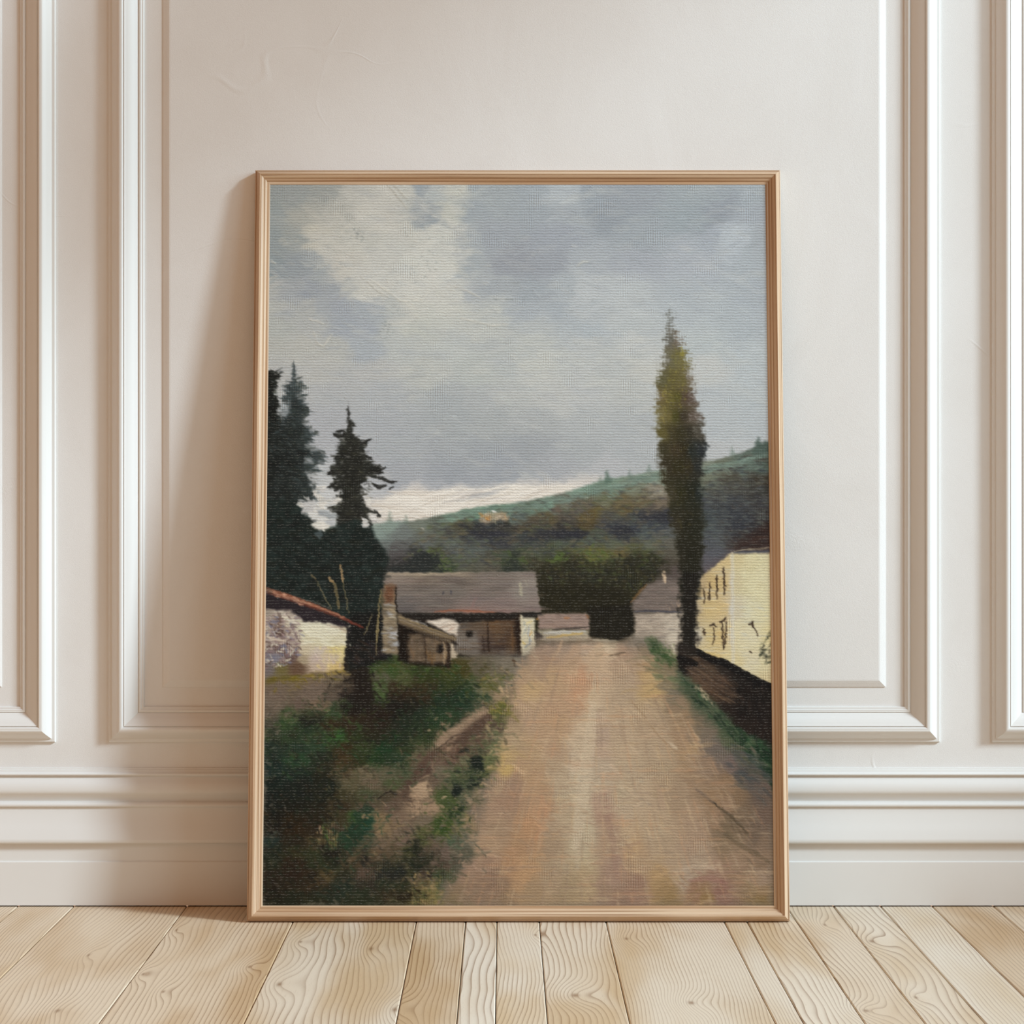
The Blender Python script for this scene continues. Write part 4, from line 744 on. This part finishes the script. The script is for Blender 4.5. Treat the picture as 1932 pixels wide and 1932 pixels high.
    P.dabs([(1246, 735), (1262, 735), (1262, 800), (1246, 800)], 50, [(164, 148, 66), (150, 132, 72), (140, 120, 54)], 6, 2.2, 1.5, .4, .55, dry=.6)
    P.dabs([(1282, 660), (1288, 656), (1290, 670), (1280, 672)], 10, [(150, 138, 44)], 7, 3, 1.4, .3, .55, dry=.5)
    P.dabs([(1292, 690), (1306, 690), (1322, 800), (1328, 850), (1310, 850), (1300, 780)], 80, [(196, 192, 184), (176, 172, 166), (110, 98, 84)], 6, 2.4, .2, .5, .5, dry=.55)
    P.dabs([(1256, 800), (1300, 800), (1312, 1000), (1280, 1000)], 220, [(70, 62, 32), (48, 44, 24), (84, 74, 38), (58, 50, 38)], 7, 2.6, 1.5, .6, .5, dry=.5)
    P.dabs([(1296, 840), (1316, 836), (1320, 870), (1306, 870)], 14, [(44, 50, 46), (50, 56, 52)], 9, 5, 1.2, .4, .5)
    P.poly([(1290, 1080), (1315, 1080), (1310, 1120), (1309, 1180), (1310, 1232), (1289, 1232), (1290, 1150)], (33, 28, 21), 2, 1.5, .5, .95, dry=.25)
    P.poly([(1278, 1218), (1290, 1212), (1312, 1224), (1300, 1234), (1280, 1236)], (44, 36, 30), 3, 2, .5, .9)
    # paint drags over the weave: edges break along the threads
    jx = (2.0 * (vnoise(3.0, 1.6, 71) - .5)).astype(np.float32)
    jy = 1.1 * (vnoise(3.5, 2.0, 72) - .5)
    sx, sy = np.clip(P.gx + jx, 0, GW - 1.01), np.clip(P.gy + jy, 0, GH - 1.01)
    xi, yi = sx.astype(int), sy.astype(int)
    fx, fy = (sx - xi)[..., None], (sy - yi)[..., None]
    P.c = (P.c[yi, xi] * (1 - fx) + P.c[yi, xi + 1] * fx) * (1 - fy) + (P.c[yi + 1, xi] * (1 - fx) + P.c[yi + 1, xi + 1] * fx) * fy
    # brush relief everywhere
    P.h += .18 * (fbm(5, 900, 2.5, 2) - .5) + .10 * (P.rib - .5)
    grey = (P.c @ np.array([.30, .59, .11], np.float32))[..., None]
    c = np.clip(grey + (P.c - grey) * (.86 + .11 * np.clip((P.gy - GH * .60) / (GH * .1), 0, 1))[..., None], 6, 236) / 255.0      # the palette is muted
    return c, P.h
# ---- end of the painting ---------------------------------------------------------------------
PAINT_GAIN = (.915, .895, .865)   # how brightly the room lights the canvas: pigment = image colour / gain
# ---- helpers ------------------------------------------------------------------------------------
class N:
    """small shader-node writer"""
    def __init__(self, name):
        self.m = bpy.data.materials.new(name)
        self.m.use_nodes = True
        self.t = self.m.node_tree
        self.b = self.t.nodes['Principled BSDF']
    def put(self, s, v):
        if isinstance(v, bpy.types.NodeSocket):
            self.t.links.new(v, s)
        elif isinstance(v, (tuple, list)) and len(v) == 3 and s.type == 'RGBA':
            s.default_value = (*v, 1)
        else:
            s.default_value = v
    def math(self, op, a, b=None, c=None, clamp=False):
        n = self.t.nodes.new('ShaderNodeMath')
        n.operation = op
        n.use_clamp = clamp
        for i, v in enumerate((a, b, c)):
            if v is not None:
                self.put(n.inputs[i], v)
        return n.outputs[0]
    def vmath(self, op, a, b=None):
        n = self.t.nodes.new('ShaderNodeVectorMath')
        n.operation = op
        self.put(n.inputs[0], a)
        if b is not None:
            self.put(n.inputs[1], b)
        return n.outputs['Value'] if op == 'LENGTH' else n.outputs[0]
    def coord(self, which='Object'):
        return self.t.nodes.new('ShaderNodeTexCoord').outputs[which]
    def sep(self, v):
        n = self.t.nodes.new('ShaderNodeSeparateXYZ')
        self.put(n.inputs[0], v)
        return n.outputs
    def comb(self, x, y, z):
        n = self.t.nodes.new('ShaderNodeCombineXYZ')
        for i, v in enumerate((x, y, z)):
            self.put(n.inputs[i], v)
        return n.outputs[0]
    def noise(self, vec, scale=1.0, detail=2.0, rough=.5, distort=0.0):
        n = self.t.nodes.new('ShaderNodeTexNoise')
        self.put(n.inputs['Vector'], vec)
        n.inputs['Scale'].default_value = scale
        n.inputs['Detail'].default_value = detail
        n.inputs['Roughness'].default_value = rough
        n.inputs['Distortion'].default_value = distort
        return n.outputs[0]
    def ramp(self, f, lo, hi, smooth=True):
        n = self.t.nodes.new('ShaderNodeMapRange')
        n.interpolation_type = 'SMOOTHSTEP' if smooth else 'LINEAR'
        self.put(n.inputs[0], f)
        self.put(n.inputs[1], lo)
        self.put(n.inputs[2], hi)
        return n.outputs[0]
    def mix(self, f, a, b, mode='MIX'):
        n = self.t.nodes.new('ShaderNodeMix')
        n.data_type = 'RGBA'
        n.blend_type = mode
        self.put(n.inputs[0], f)
        self.put(n.inputs[6], a)
        self.put(n.inputs[7], b)
        return n.outputs[2]
    def attr(self, name):
        n = self.t.nodes.new('ShaderNodeAttribute')
        n.attribute_name = name
        return n
    def bump(self, h, strength, dist, normal=None):
        n = self.t.nodes.new('ShaderNodeBump')
        n.inputs['Strength'].default_value = strength
        n.inputs['Distance'].default_value = dist
        self.put(n.inputs['Height'], h)
        if normal is not None:
            self.put(n.inputs['Normal'], normal)
        return n.outputs[0]
    def out(self, color=None, rough=None, normal=None, spec=None):
        for k, v in (('Base Color', color), ('Roughness', rough), ('Normal', normal), ('Specular IOR Level', spec)):
            if v is not None:
                self.put(self.b.inputs[k], v)
        return self.m

def link(name, me, mat, parent=None, kind=None):
    o = bpy.data.objects.new(name, me)
    COL.objects.link(o)
    if mat is not None and not me.materials:
        me.materials.append(mat)
    if parent is not None:
        o.parent = parent
    if kind:
        o['kind'] = kind
    return o

def mesh(name, verts, faces, smooth=False):
    me = bpy.data.meshes.new(name)
    me.from_pydata(verts, [], faces)
    bm = bmesh.new()
    bm.from_mesh(me)
    bmesh.ops.recalc_face_normals(bm, faces=bm.faces)
    bm.to_mesh(me)
    bm.free()
    if smooth:
        for p in me.polygons:
            p.use_smooth = True
    return me

def boxes(lst):
    vs, fs = [], []
    for x0, x1, y0, y1, z0, z1 in lst:
        b = len(vs)
        vs += [(x, y, z) for x in (x0, x1) for y in (y0, y1) for z in (z0, z1)]
        fs += [tuple(b + i for i in f) for f in ((0, 1, 3, 2), (4, 6, 7, 5), (0, 4, 5, 1), (2, 3, 7, 6), (0, 2, 6, 4), (1, 5, 7, 3))]
    return vs, fs

def fine(prof, step):
    """densify a profile polyline with a smooth curve through its points; a point with a third item True is a sharp corner"""
    out = []
    segs, cur = [], [prof[0]]
    for p in prof[1:]:
        cur.append(p)
        if len(p) > 2 and p[2]:
            segs.append(cur)
            cur = [p]
    if len(cur) > 1:
        segs.append(cur)
    for s in segs:
        q = [Vector((a[0], a[1])) for a in s]
        for i in range(len(q) - 1):
            p0, p1, p2, p3 = q[max(i - 1, 0)], q[i], q[i + 1], q[min(i + 2, len(q) - 1)]
            n = 1 if len(q) == 2 else max(2, int((p2 - p1).length / step))
            for k in range(n):
                t = k / n
                if len(q) == 2:
                    v = p1.lerp(p2, t)
                else:
                    v = .5 * ((2 * p1) + (p2 - p0) * t + (2 * p0 - 5 * p1 + 4 * p2 - p3) * t * t + (3 * p1 - p0 - 3 * p2 + p3) * t ** 3)
                out.append((v.x, v.y))
    out.append((prof[-1][0], prof[-1][1]))
    return out

def auto_smooth(me, deg=28):
    me.set_sharp_from_angle(angle=math.radians(deg)) if hasattr(me, 'set_sharp_from_angle') else None

# ---- materials ------------------------------------------------------------------------------------
def wall_material():
    n = N('painted_plaster')
    p = n.coord()
    a = n.noise(p, 900, 3, .6)
    d = n.noise(n.vmath('MULTIPLY', p, (3, 3, 2)), 2.2, 4, .6, .8)
    # trowel marks: rough patches and thin scratch lines where a soft noise crosses a level
    patch = n.ramp(n.noise(p, 5.5, 2, .5), .66, .70)
    patch_tex = n.math('MULTIPLY', patch, n.noise(p, 330, 2, .7))
    ridge = n.math('ABSOLUTE', n.math('SUBTRACT', n.noise(n.vmath('ADD', p, (4.2, 1.1, 7.3)), 3.1, 1.5, .45, .6), .5))
    gate = n.ramp(n.noise(p, 4.0, 1, .5), .54, .62)
    line = n.math('MULTIPLY', n.math('SUBTRACT', 1.0, n.ramp(ridge, 0.0, .0045)), gate)
    h = n.math('ADD', n.math('MULTIPLY', a, .85), n.math('ADD', n.math('MULTIPLY', patch_tex, 1.7), n.math('MULTIPLY', line, 1.2)))
    h = n.math('ADD', h, n.math('MULTIPLY', d, 1.5))
    col = n.mix(n.ramp(d, .3, .7), (.80, .78, .755), (.825, .81, .79))
    return n.out(col, .62, n.bump(h, .28, .0011), .35)

def trim_material():
    n = N('satin_trim_paint')
    p = n.coord()
    a = n.noise(n.vmath('MULTIPLY', p, (14, 14, 60)), 14, 2, .6)
    return n.out((.80, .785, .76), .36, n.bump(a, .05, .0006), .5)

def floor_material(knots):
    n = N('light_oak_boards')
    p = n.coord()
    x, y, z = n.sep(p)
    seed = n.attr('seed').outputs['Fac']
    tone = n.attr('tone').outputs['Fac']
    warp = n.attr('warp').outputs['Fac']
    sd = n.math('MULTIPLY', seed, 37.0)
    # long wandering growth rings
    big = n.noise(n.comb(n.math('MULTIPLY', x, 6.0), n.math('MULTIPLY', y, 1.1), sd), 1.0, 1.2, .4, .25)
    mid = n.noise(n.comb(n.math('MULTIPLY', x, 22.0), n.math('MULTIPLY', y, 5.0), sd), 1.0, 1.0, .5)
    f = n.math('MULTIPLY_ADD', x, n.attr('rings').outputs['Fac'], n.math('MULTIPLY', big, warp))
    f = n.math('ADD', f, n.math('MULTIPLY', mid, 1.9))
    eye = None
    for kx, ky, a, b, amp in knots:
        v = n.vmath('MULTIPLY', n.vmath('SUBTRACT', p, (kx, ky, 0)), (1 / a, 1 / b, 0))
        r = n.vmath('LENGTH', v)
        r2 = n.math('MULTIPLY', r, r)
        f = n.math('MULTIPLY_ADD', n.math('POWER', math.e, n.math('MULTIPLY', r2, -1.0)), amp, f)
        e = n.math('POWER', math.e, n.math('MULTIPLY', r2, -45.0))
        eye = e if eye is None else n.math('MAXIMUM', eye, e)
    fr = n.math('FRACT', f)
    late = n.math('POWER', fr, 4.5)                                  # dark late wood at the end of each ring
    late = n.math('MULTIPLY', late, n.ramp(fr, 1.0, .93))
    fade = n.ramp(n.noise(n.comb(n.math('MULTIPLY', x, 13.0), n.math('MULTIPLY', y, 3.0), n.math('ADD', sd, 5.0)), 1.0, 2, .5), .25, .75)
    pores = n.noise(n.comb(n.math('MULTIPLY', x, 900.0), n.math('MULTIPLY', y, 45.0), sd), 1.0, 2, .6)
    shade = n.noise(n.comb(n.math('MULTIPLY', x, 11.0), n.math('MULTIPLY', y, 2.2), n.math('ADD', sd, 9.0)), 1.0, 2.5, .5, .3)
    pale = n.mix(tone, (.77, .61, .43), (.90, .82, .70))
    warmc = n.mix(tone, (.57, .37, .19), (.76, .60, .40))
    base = n.mix(n.ramp(shade, .36, .72), pale, warmc)
    base = n.mix(n.math('MULTIPLY', n.ramp(pores, .52, .75), .13), base, (.34, .20, .10))
    k = n.math('MULTIPLY', late, n.math('MULTIPLY_ADD', fade, .62, .44))
    base = n.mix(k, base, (.25, .11, .033))
    base = n.mix(n.math('MULTIPLY', eye, .72), base, (.24, .115, .045))
    h = n.math('ADD', n.math('MULTIPLY', late, -.5), n.math('MULTIPLY', pores, .25))
    return n.out(base, .46, n.bump(h, .16, .0006), .35)

def gap_material():
    n = N('dark_seam')
    return n.out(n.mix(n.noise(n.coord(), 60, 1), (.05, .03, .018), (.085, .052, .03)), .8)

def frame_material():
    n = N('varnished_oak_rail')
    uv = n.coord('UV')
    u, v, _ = n.sep(uv)
    lines = n.noise(n.comb(n.math('MULTIPLY', u, 3.2), n.math('MULTIPLY', v, 520.0), 0.0), 1.0, 3, .55, .25)
    fineg = n.noise(n.comb(n.math('MULTIPLY', u, 40.0), n.math('MULTIPLY', v, 1800.0), 3.0), 1.0, 2, .6)
    broad = n.noise(n.comb(n.math('MULTIPLY', u, 1.6), n.math('MULTIPLY', v, 90.0), 7.0), 1.0, 2, .5)
    col = n.mix(n.ramp(broad, .3, .72), (.72, .54, .375), (.51, .32, .185))
    col = n.mix(n.math('MULTIPLY', n.ramp(lines, .50, .68), .60), col, (.25, .115, .045))
    col = n.mix(n.math('MULTIPLY', n.ramp(fineg, .55, .8), .25), col, (.30, .16, .07))
    return n.out(col, .42, n.bump(n.math('ADD', lines, fineg), .12, .0004), .4)

def canvas_material():
    n = N('oil_paint_on_canvas')
    p = n.coord()
    x, y, z = n.sep(p)
    c = n.attr('pigment').outputs['Color']
    wob = n.noise(n.comb(n.math('MULTIPLY', x, 95.0), n.math('MULTIPLY', z, 60.0), 0.0), 1.0, 2, .6)
    wob2 = n.noise(n.comb(n.math('MULTIPLY', x, 420.0), n.math('MULTIPLY', z, 300.0), 2.0), 1.0, 1, .5)
    zz = n.math('ADD', z, n.math('ADD', n.math('MULTIPLY', n.math('SUBTRACT', wob, .5), .0030), n.math('MULTIPLY', n.math('SUBTRACT', wob2, .5), .0024)))
    rib = n.math('SINE', n.math('MULTIPLY', zz, 2 * math.pi / .00368))
    xx = n.math('ADD', x, n.math('MULTIPLY', n.math('SUBTRACT', wob2, .5), .0010))
    warpt = n.math('SINE', n.math('MULTIPLY', xx, 2 * math.pi / .0031))
    swell = n.ramp(n.noise(n.comb(n.math('MULTIPLY', x, 24.0), n.math('MULTIPLY', z, 24.0), 4.0), 1.0, 2, .5), .55, .72)   # where the cross threads show
    even = n.ramp(n.noise(n.comb(n.math('MULTIPLY', x, 120.0), n.math('MULTIPLY', z, 200.0), 9.0), 1.0, 2, .6), .25, .7)
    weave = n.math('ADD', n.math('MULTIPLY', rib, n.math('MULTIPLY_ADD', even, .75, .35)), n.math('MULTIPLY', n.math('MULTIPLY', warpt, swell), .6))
    grit = n.noise(n.comb(n.math('MULTIPLY', x, 700.0), n.math('MULTIPLY', z, 700.0), 0.0), 1.0, 2, .6)
    glint_n = n.noise(n.comb(n.math('MULTIPLY', x, 260.0), n.math('MULTIPLY', z, 130.0), 6.0), 1.0, 2, .65)
    # glints of light on thread tops, painted into the colour, most in dark passages
    top = n.math('MULTIPLY', n.ramp(rib, .62, 1.0), n.ramp(glint_n, .44, .62))
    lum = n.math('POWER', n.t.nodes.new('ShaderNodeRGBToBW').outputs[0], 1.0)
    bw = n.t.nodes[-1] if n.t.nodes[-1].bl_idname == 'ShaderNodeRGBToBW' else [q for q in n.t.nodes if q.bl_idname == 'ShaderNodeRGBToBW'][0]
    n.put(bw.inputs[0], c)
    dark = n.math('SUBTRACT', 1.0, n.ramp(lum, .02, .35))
    # colour is lighter on the thread tops, darker between them
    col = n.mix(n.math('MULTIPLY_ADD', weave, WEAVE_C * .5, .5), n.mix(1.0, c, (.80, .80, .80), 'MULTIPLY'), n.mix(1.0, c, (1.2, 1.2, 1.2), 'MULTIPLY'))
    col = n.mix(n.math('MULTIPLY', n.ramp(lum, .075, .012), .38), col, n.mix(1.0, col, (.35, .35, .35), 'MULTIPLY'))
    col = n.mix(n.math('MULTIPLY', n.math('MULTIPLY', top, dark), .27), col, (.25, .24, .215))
    h = n.math('ADD', n.math('MULTIPLY', weave, .5), n.math('MULTIPLY', grit, .35))
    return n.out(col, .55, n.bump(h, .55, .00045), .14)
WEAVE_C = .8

M_WALL, M_TRIM, M_GAP, M_FRAME = wall_material(), trim_material(), gap_material(), frame_material()

# ---- the room ------------------------------------------------------------------------------------
def floor_at(px, py):
    d = FPX * CAM_H / (py - VY)
    return (px - VX) * d / FPX, d - CAM_D

XL, XR, YF, ZT = -2.3, 2.5, -3.7, 3.1
vs, fs = boxes([(XL, XR + .12, 0, .12, 0, ZT)])
link('wall_back', mesh('wall_back', vs, fs), M_WALL, kind='structure')

# unseen side wall, added so its window head and sill shade the sun
HEAD, SILL = 2.80, 1.15
vs, fs = boxes([(XR, XR + .12, -.30, -.0005, 0, ZT), (XR, XR + .12, YF, -3.5, 0, ZT), (XR, XR + .12, -3.5, -.30, HEAD, ZT), (XR, XR + .12, -3.5, -.30, 0, SILL)])
link('shade_wall_right', mesh('shade_wall_right', vs, fs), M_WALL, kind='structure')

# baseboard: one moulded profile run along the wall (distance from wall, height), in image pixels
BB = [(0, 1448.2, True), (3.5, 1448.8, True), (4, 1451.5, True), (7, 1452.2, True), (7.6, 1455.2, True), (12.5, 1457), (15, 1459), (14.5, 1461.2, True),
      (8.5, 1461.6, True), (8.8, 1464), (12, 1470), (16, 1477), (18, 1485), (17.4, 1493), (12.4, 1500), (7.5, 1505), (5, 1509, True), (5, 1511, True),
      (12.5, 1513), (15, 1516.5), (14.6, 1519.5), (12.5, 1521.2, True), (9.5, 1521.6, True), (9.5, 1524), (11, 1535), (14.5, 1550), (19, 1565), (22, 1576), (23.4, 1582), (22.5, 1587), (20.5, 1588.8, True),
      (10, 1589, True), (10, 1597, True), (10.5, 1622.5, True), (12.6, 1623.4, True), (13.6, 1625, True), (13.6, 1709, True)]
prof = fine([(a / PXM, wz(b), *(c,)) if len(t) > 2 else (a / PXM, wz(b)) for t in BB for a, b, c in [(t[0], t[1], t[2] if len(t) > 2 else False)]], .0012)
vs = [(x, -d, max(zz, .0016)) for x in (XL, XR) for d, zz in prof] + [(XL, 0, .0016), (XR, 0, .0016)]   # stands a shadow gap above the boards
k = len(prof)
fs = [(i, i + 1, k + i + 1, k + i) for i in range(k - 1)]
fs += [tuple(range(k)) + (2 * k,), tuple(range(k, 2 * k)) + (2 * k + 1,)]
me = mesh('baseboard_back', vs, fs, True)
auto_smooth(me)
link('baseboard_back', me, M_TRIM, kind='structure')

# panel mouldings: (distance in from the inner edge, height off the wall), in image pixels
MP = [(0, 0, True), (0, 3.2, True), (1.6, 4.6), (4, 5, True), (5.2, 6.6), (7.5, 7.4), (9.8, 6.6, True), (10.6, 4.6, True), (11.6, 5.6, True), (12.5, 6.6), (17, 10), (22, 14), (27, 17), (32, 19.5), (35, 21.2, True),
      (35.4, 19.6, True), (36.6, 19.6, True), (37, 21.8, True), (39, 23.4), (42, 24), (46, 22.6), (51, 18.6), (56, 13), (59.5, 8.8, True), (60.2, 6.4, True), (65.4, 5.8, True), (66.6, 4.8, True), (66.8, 0, True)]
MPROF = [(a / PXM, b * 1.02 / PXM) for a, b in fine(MP, .9)]

def moulding(name, x0, x1, z0, z1):
    """mitred moulding frame; x0..z1 are its inner edges"""
    k = len(MPROF)
    vs = []
    for cx, cz, sx, sz in ((x0, z0, -1, -1), (x1, z0, 1, -1), (x1, z1, 1, 1), (x0, z1, -1, 1)):
        vs += [(cx + sx * s, -h, cz + sz * s) for s, h in MPROF]
    fs = []
    for c in range(4):
        a, b = c * k, (c + 1) % 4 * k
        fs += [(a + i, a + i + 1, b + i + 1, b + i) for i in range(k - 1)]
        fs.append((a, a + k - 1, b + k - 1, b))
    me = mesh(name, vs, fs, True)
    auto_smooth(me, 24)
    return link(name, me, M_TRIM, kind='structure')

def field_panel(name, x0, x1, z0, z1):
    """raised field with a bevelled rim; x0..z1 are its outer edges"""
    rim = [(0, 0), (0, .0012), (.0012, .0018), (.0060, .0040), (.0085, .0050), (.0102, .0052)]
    k = len(rim)
    vs = []
    for cx, cz, sx, sz in ((x0, z0, 1, 1), (x1, z0, -1, 1), (x1, z1, -1, -1), (x0, z1, 1, -1)):
        vs += [(cx + sx * s, -h, cz + sz * s) for s, h in rim]
    fs = []
    for c in range(4):
        a, b = c * k, (c + 1) % 4 * k
        fs += [(a + i, a + i + 1, b + i + 1, b + i) for i in range(k - 1)]
    fs.append(tuple(c * k + k - 1 for c in range(4)))
    return link(name, mesh(name, vs, fs), M_WALL, kind='structure')

PT = 2.80
for i, (xa, xb) in enumerate(((38.5 - 1400, 38.5), (272.5, 1706), (1938, 1938 + 640))):
    moulding(f'trim_{i + 1}', wx(xa), wx(xb), wz(1333), PT)
    field_panel(f'trim_{i + 4}', wx(xa + 35.5), wx(xb - 35.5), wz(1296), PT - .026)

# floor boards
seams = [-.649, -.5745, -.4235, -.2715, -.1125, -.049, -.0085, .046, .132, .2845, .314, .378, .441, .504, .573, .655]
tones = [.38, .28, .20, .60, .30, .90, .88, .62, .62, .70, .66, .40, .75, .95, .22]
x = -.649
rnd = random.Random(4)
while x > XL:
    x -= .15
    seams.insert(0, max(x, XL))
    tones.insert(0, .3 + .4 * rnd.random())
x = .655
while x < XR:
    x += .14
    seams.append(min(x, XR))
    tones.append(.3 + .5 * rnd.random())
vs, fs, sd, tn, wp, rg, mats = [], [], [], [], [], [], []
for i in range(len(seams) - 1):
    a, b = seams[i] + .0005, seams[i + 1] - .0005
    b0 = len(vs)
    e = .0011
    sec = [(a, -.012), (a, -e), (a + e, 0), (b - e, 0), (b, -e), (b, -.012)]
    vs += [(px, y, pz) for y in (0.0, YF) for px, pz in sec]
    fs += [(b0 + j, b0 + j + 1, b0 + 7 + j, b0 + 6 + j) for j in range(5)]
    fs += [tuple(b0 + j for j in range(6)), tuple(b0 + 11 - j for j in range(6))]
    mats += [0] * 7
    s = rnd.random()
    sd += [s] * 12
    tn += [tones[i]] * 12
    wp += [9 + 10 * rnd.random()] * 12
    rg += [rnd.choice((110, 140, 175, 210, 250))] * 12
b0 = len(vs)
vs += [(XL, 0, -.006), (XR, 0, -.006), (XR, YF, -.006), (XL, YF, -.006)]
fs.append((b0, b0 + 1, b0 + 2, b0 + 3))
mats.append(1)
sd += [0] * 4
tn += [0] * 4
wp += [0] * 4
rg += [0] * 4
me = mesh('floor', vs, fs)
for nm, dat in (('seed', sd), ('tone', tn), ('warp', wp), ('rings', rg)):
    at = me.attributes.new(nm, 'FLOAT', 'POINT')
    at.data.foreach_set('value', np.array(dat, np.float32))
KN = [(333, 1755, .010, .05, 3), (167, 1802, .012, .06, 3), (270, 1838, .012, .05, 4), (308, 1871, .012, .05, 3), (471, 1824, .016, .05, 5), (567, 1777, .014, .05, 4), (527, 1857, .022, .08, 5),
      (109, 1907, .020, .06, 4), (1085, 1878, .030, .07, 8), (1182, 1771, .018, .06, 5), (1304, 1892, .024, .06, 7), (745, 1905, .022, .08, 6), (1556, 1745, .014, .06, 4), (1645, 1776, .024, .07, 5),
      (1634, 1907, .022, .05, 6), (1728, 1882, .014, .05, 4), (700, 1790, .020, .09, 5), (1010, 1764, .012, .05, 4)]
M_FLOOR = floor_material([(*floor_at(kx, ky), a, b, amp * .62) for kx, ky, a, b, amp in KN])
me.materials.append(M_FLOOR)
me.materials.append(M_GAP)
me.polygons.foreach_set('material_index', np.array(mats, np.int32))
link('floor', me, None, kind='structure')

# ---- the framed painting, leaning on the wall --------------------------------------------------------
root = bpy.data.objects.new('framed_painting', None)
COL.objects.link(root)
root.location = (FR_X, -FR_B, 0)
root.rotation_euler = (-FR_T, 0, 0)
root.empty_display_size = .1
root['label'] = 'tall landscape painting in a narrow oak frame, leaning against the panelled wall'
root['category'] = 'painting'

RP = [(0, 0, True), (0, 10.4, True), (.7, 11.4), (1.3, 11.8, True), (1.6, 11.3, True), (2.8, 13.8), (4.6, 17.2), (6.0, 19.4), (6.9, 20.2, True), (7.6, 20.1, True), (7.9, 18.6, True), (8.7, 18.6, True), (9.2, 18.5), (10.6, 17.7), (11.6, 16.8), (12.0, 16.1, True),
      (12.2, 15.2, True), (12.9, 15.2, True), (14.2, 15.0), (15.4, 14.2), (15.8, 13.6, True), (16.0, 12.6, True), (16.8, 12.6, True), (17.8, 13.0), (19.2, 12.9), (20.1, 12.3, True), (20.5, 11.6, True), (20.5, 8.0, True), (14, 8.0, True), (14, 0, True)]
RPROF = [(a / 1000, b / 1000) for a, b in fine(RP, .5)]

def rail(px0, pz0, px1, pz1, off):
    """one mitred rail from outer corner to outer corner, inward to the left of its direction"""
    d = Vector((px1 - px0, pz1 - pz0))
    L = d.length
    d.normalize()
    nrm = Vector((-d.y, d.x))
    vs, uvs = [], []
    arc = 0
    for i, (w, h) in enumerate(RPROF):
        if i:
            arc += math.hypot(w - RPROF[i - 1][0], h - RPROF[i - 1][1])
        for t in (w, L - w):
            q = Vector((px0, pz0)) + d * t + nrm * w
            vs.append((q.x, -h, q.y))
            uvs.append((t + off, arc + off * .37))
    k = len(RPROF)
    fs = [(2 * i, 2 * i + 1, 2 * ((i + 1) % k) + 1, 2 * ((i + 1) % k)) for i in range(k)]
    fs += [tuple(2 * i for i in range(k)), tuple(2 * i + 1 for i in range(k))]
    me = mesh('frame_rail', vs, fs, True)
    auto_smooth(me, 26)
    ul = me.uv_layers.new(name='UVMap')
    for l in me.loops:
        ul.data[l.index].uv = uvs[l.vertex_index]
    return me

hw = FR_W / 2
for a in ((-hw, 0, hw, 0, .3), (hw, 0, hw, FR_H, 1.7), (hw, FR_H, -hw, FR_H, 3.1), (-hw, FR_H, -hw, 0, 5.2)):
    link('frame_rail', rail(*a), M_FRAME, root)

# painted canvas: a fine grid carrying the pigment and the thickness of the paint
c, relief = paint_canvas()
lin = np.where(c <= .04045, c / 12.92, ((c + .055) / 1.055) ** 2.4)
lin = np.clip(lin / np.array(PAINT_GAIN, np.float32), .0012, .9)
gx, gy = np.meshgrid(np.linspace(-CANVAS_W / 2 - .001, CANVAS_W / 2 + .001, GW), np.linspace(CANVAS_H + .001, -.001, GH))
co = np.stack([gx, -(CANVAS_Y + relief * .00028), gy + RAIL], -1).reshape(-1, 3).astype(np.float32)
idx = np.arange(GW * GH).reshape(GH, GW)
quads = np.stack([idx[:-1, :-1], idx[1:, :-1], idx[1:, 1:], idx[:-1, 1:]], -1).reshape(-1, 4).astype(np.int32)
me = bpy.data.meshes.new('canvas')
me.vertices.add(len(co))
me.vertices.foreach_set('co', co.ravel())
me.loops.add(quads.size)
me.loops.foreach_set('vertex_index', quads.ravel())
me.polygons.add(len(quads))
me.polygons.foreach_set('loop_start', np.arange(0, quads.size, 4, dtype=np.int32))
me.update(calc_edges=True)
me.polygons.foreach_set('use_smooth', np.ones(len(quads), bool))
ca = me.attributes.new('pigment', 'FLOAT_COLOR', 'POINT')
ca.data.foreach_set('color', np.concatenate([lin.reshape(-1, 3), np.ones((GW * GH, 1))], 1).astype(np.float32).ravel())
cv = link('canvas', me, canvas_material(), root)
cv['label'] = 'canvas painted with a village road, spruces, barn and tall poplar under a grey sky'

n = N('backing_board')
M_BACK = n.out(n.mix(n.noise(n.coord(), 40, 2), (.30, .20, .11), (.36, .25, .15)), .8)
vs, fs = boxes([(-hw + .0145, hw - .0145, -.0070, -.0040, .0145, FR_H - .0145)])
link('backing_board', mesh('backing_board', vs, fs), M_BACK, root)
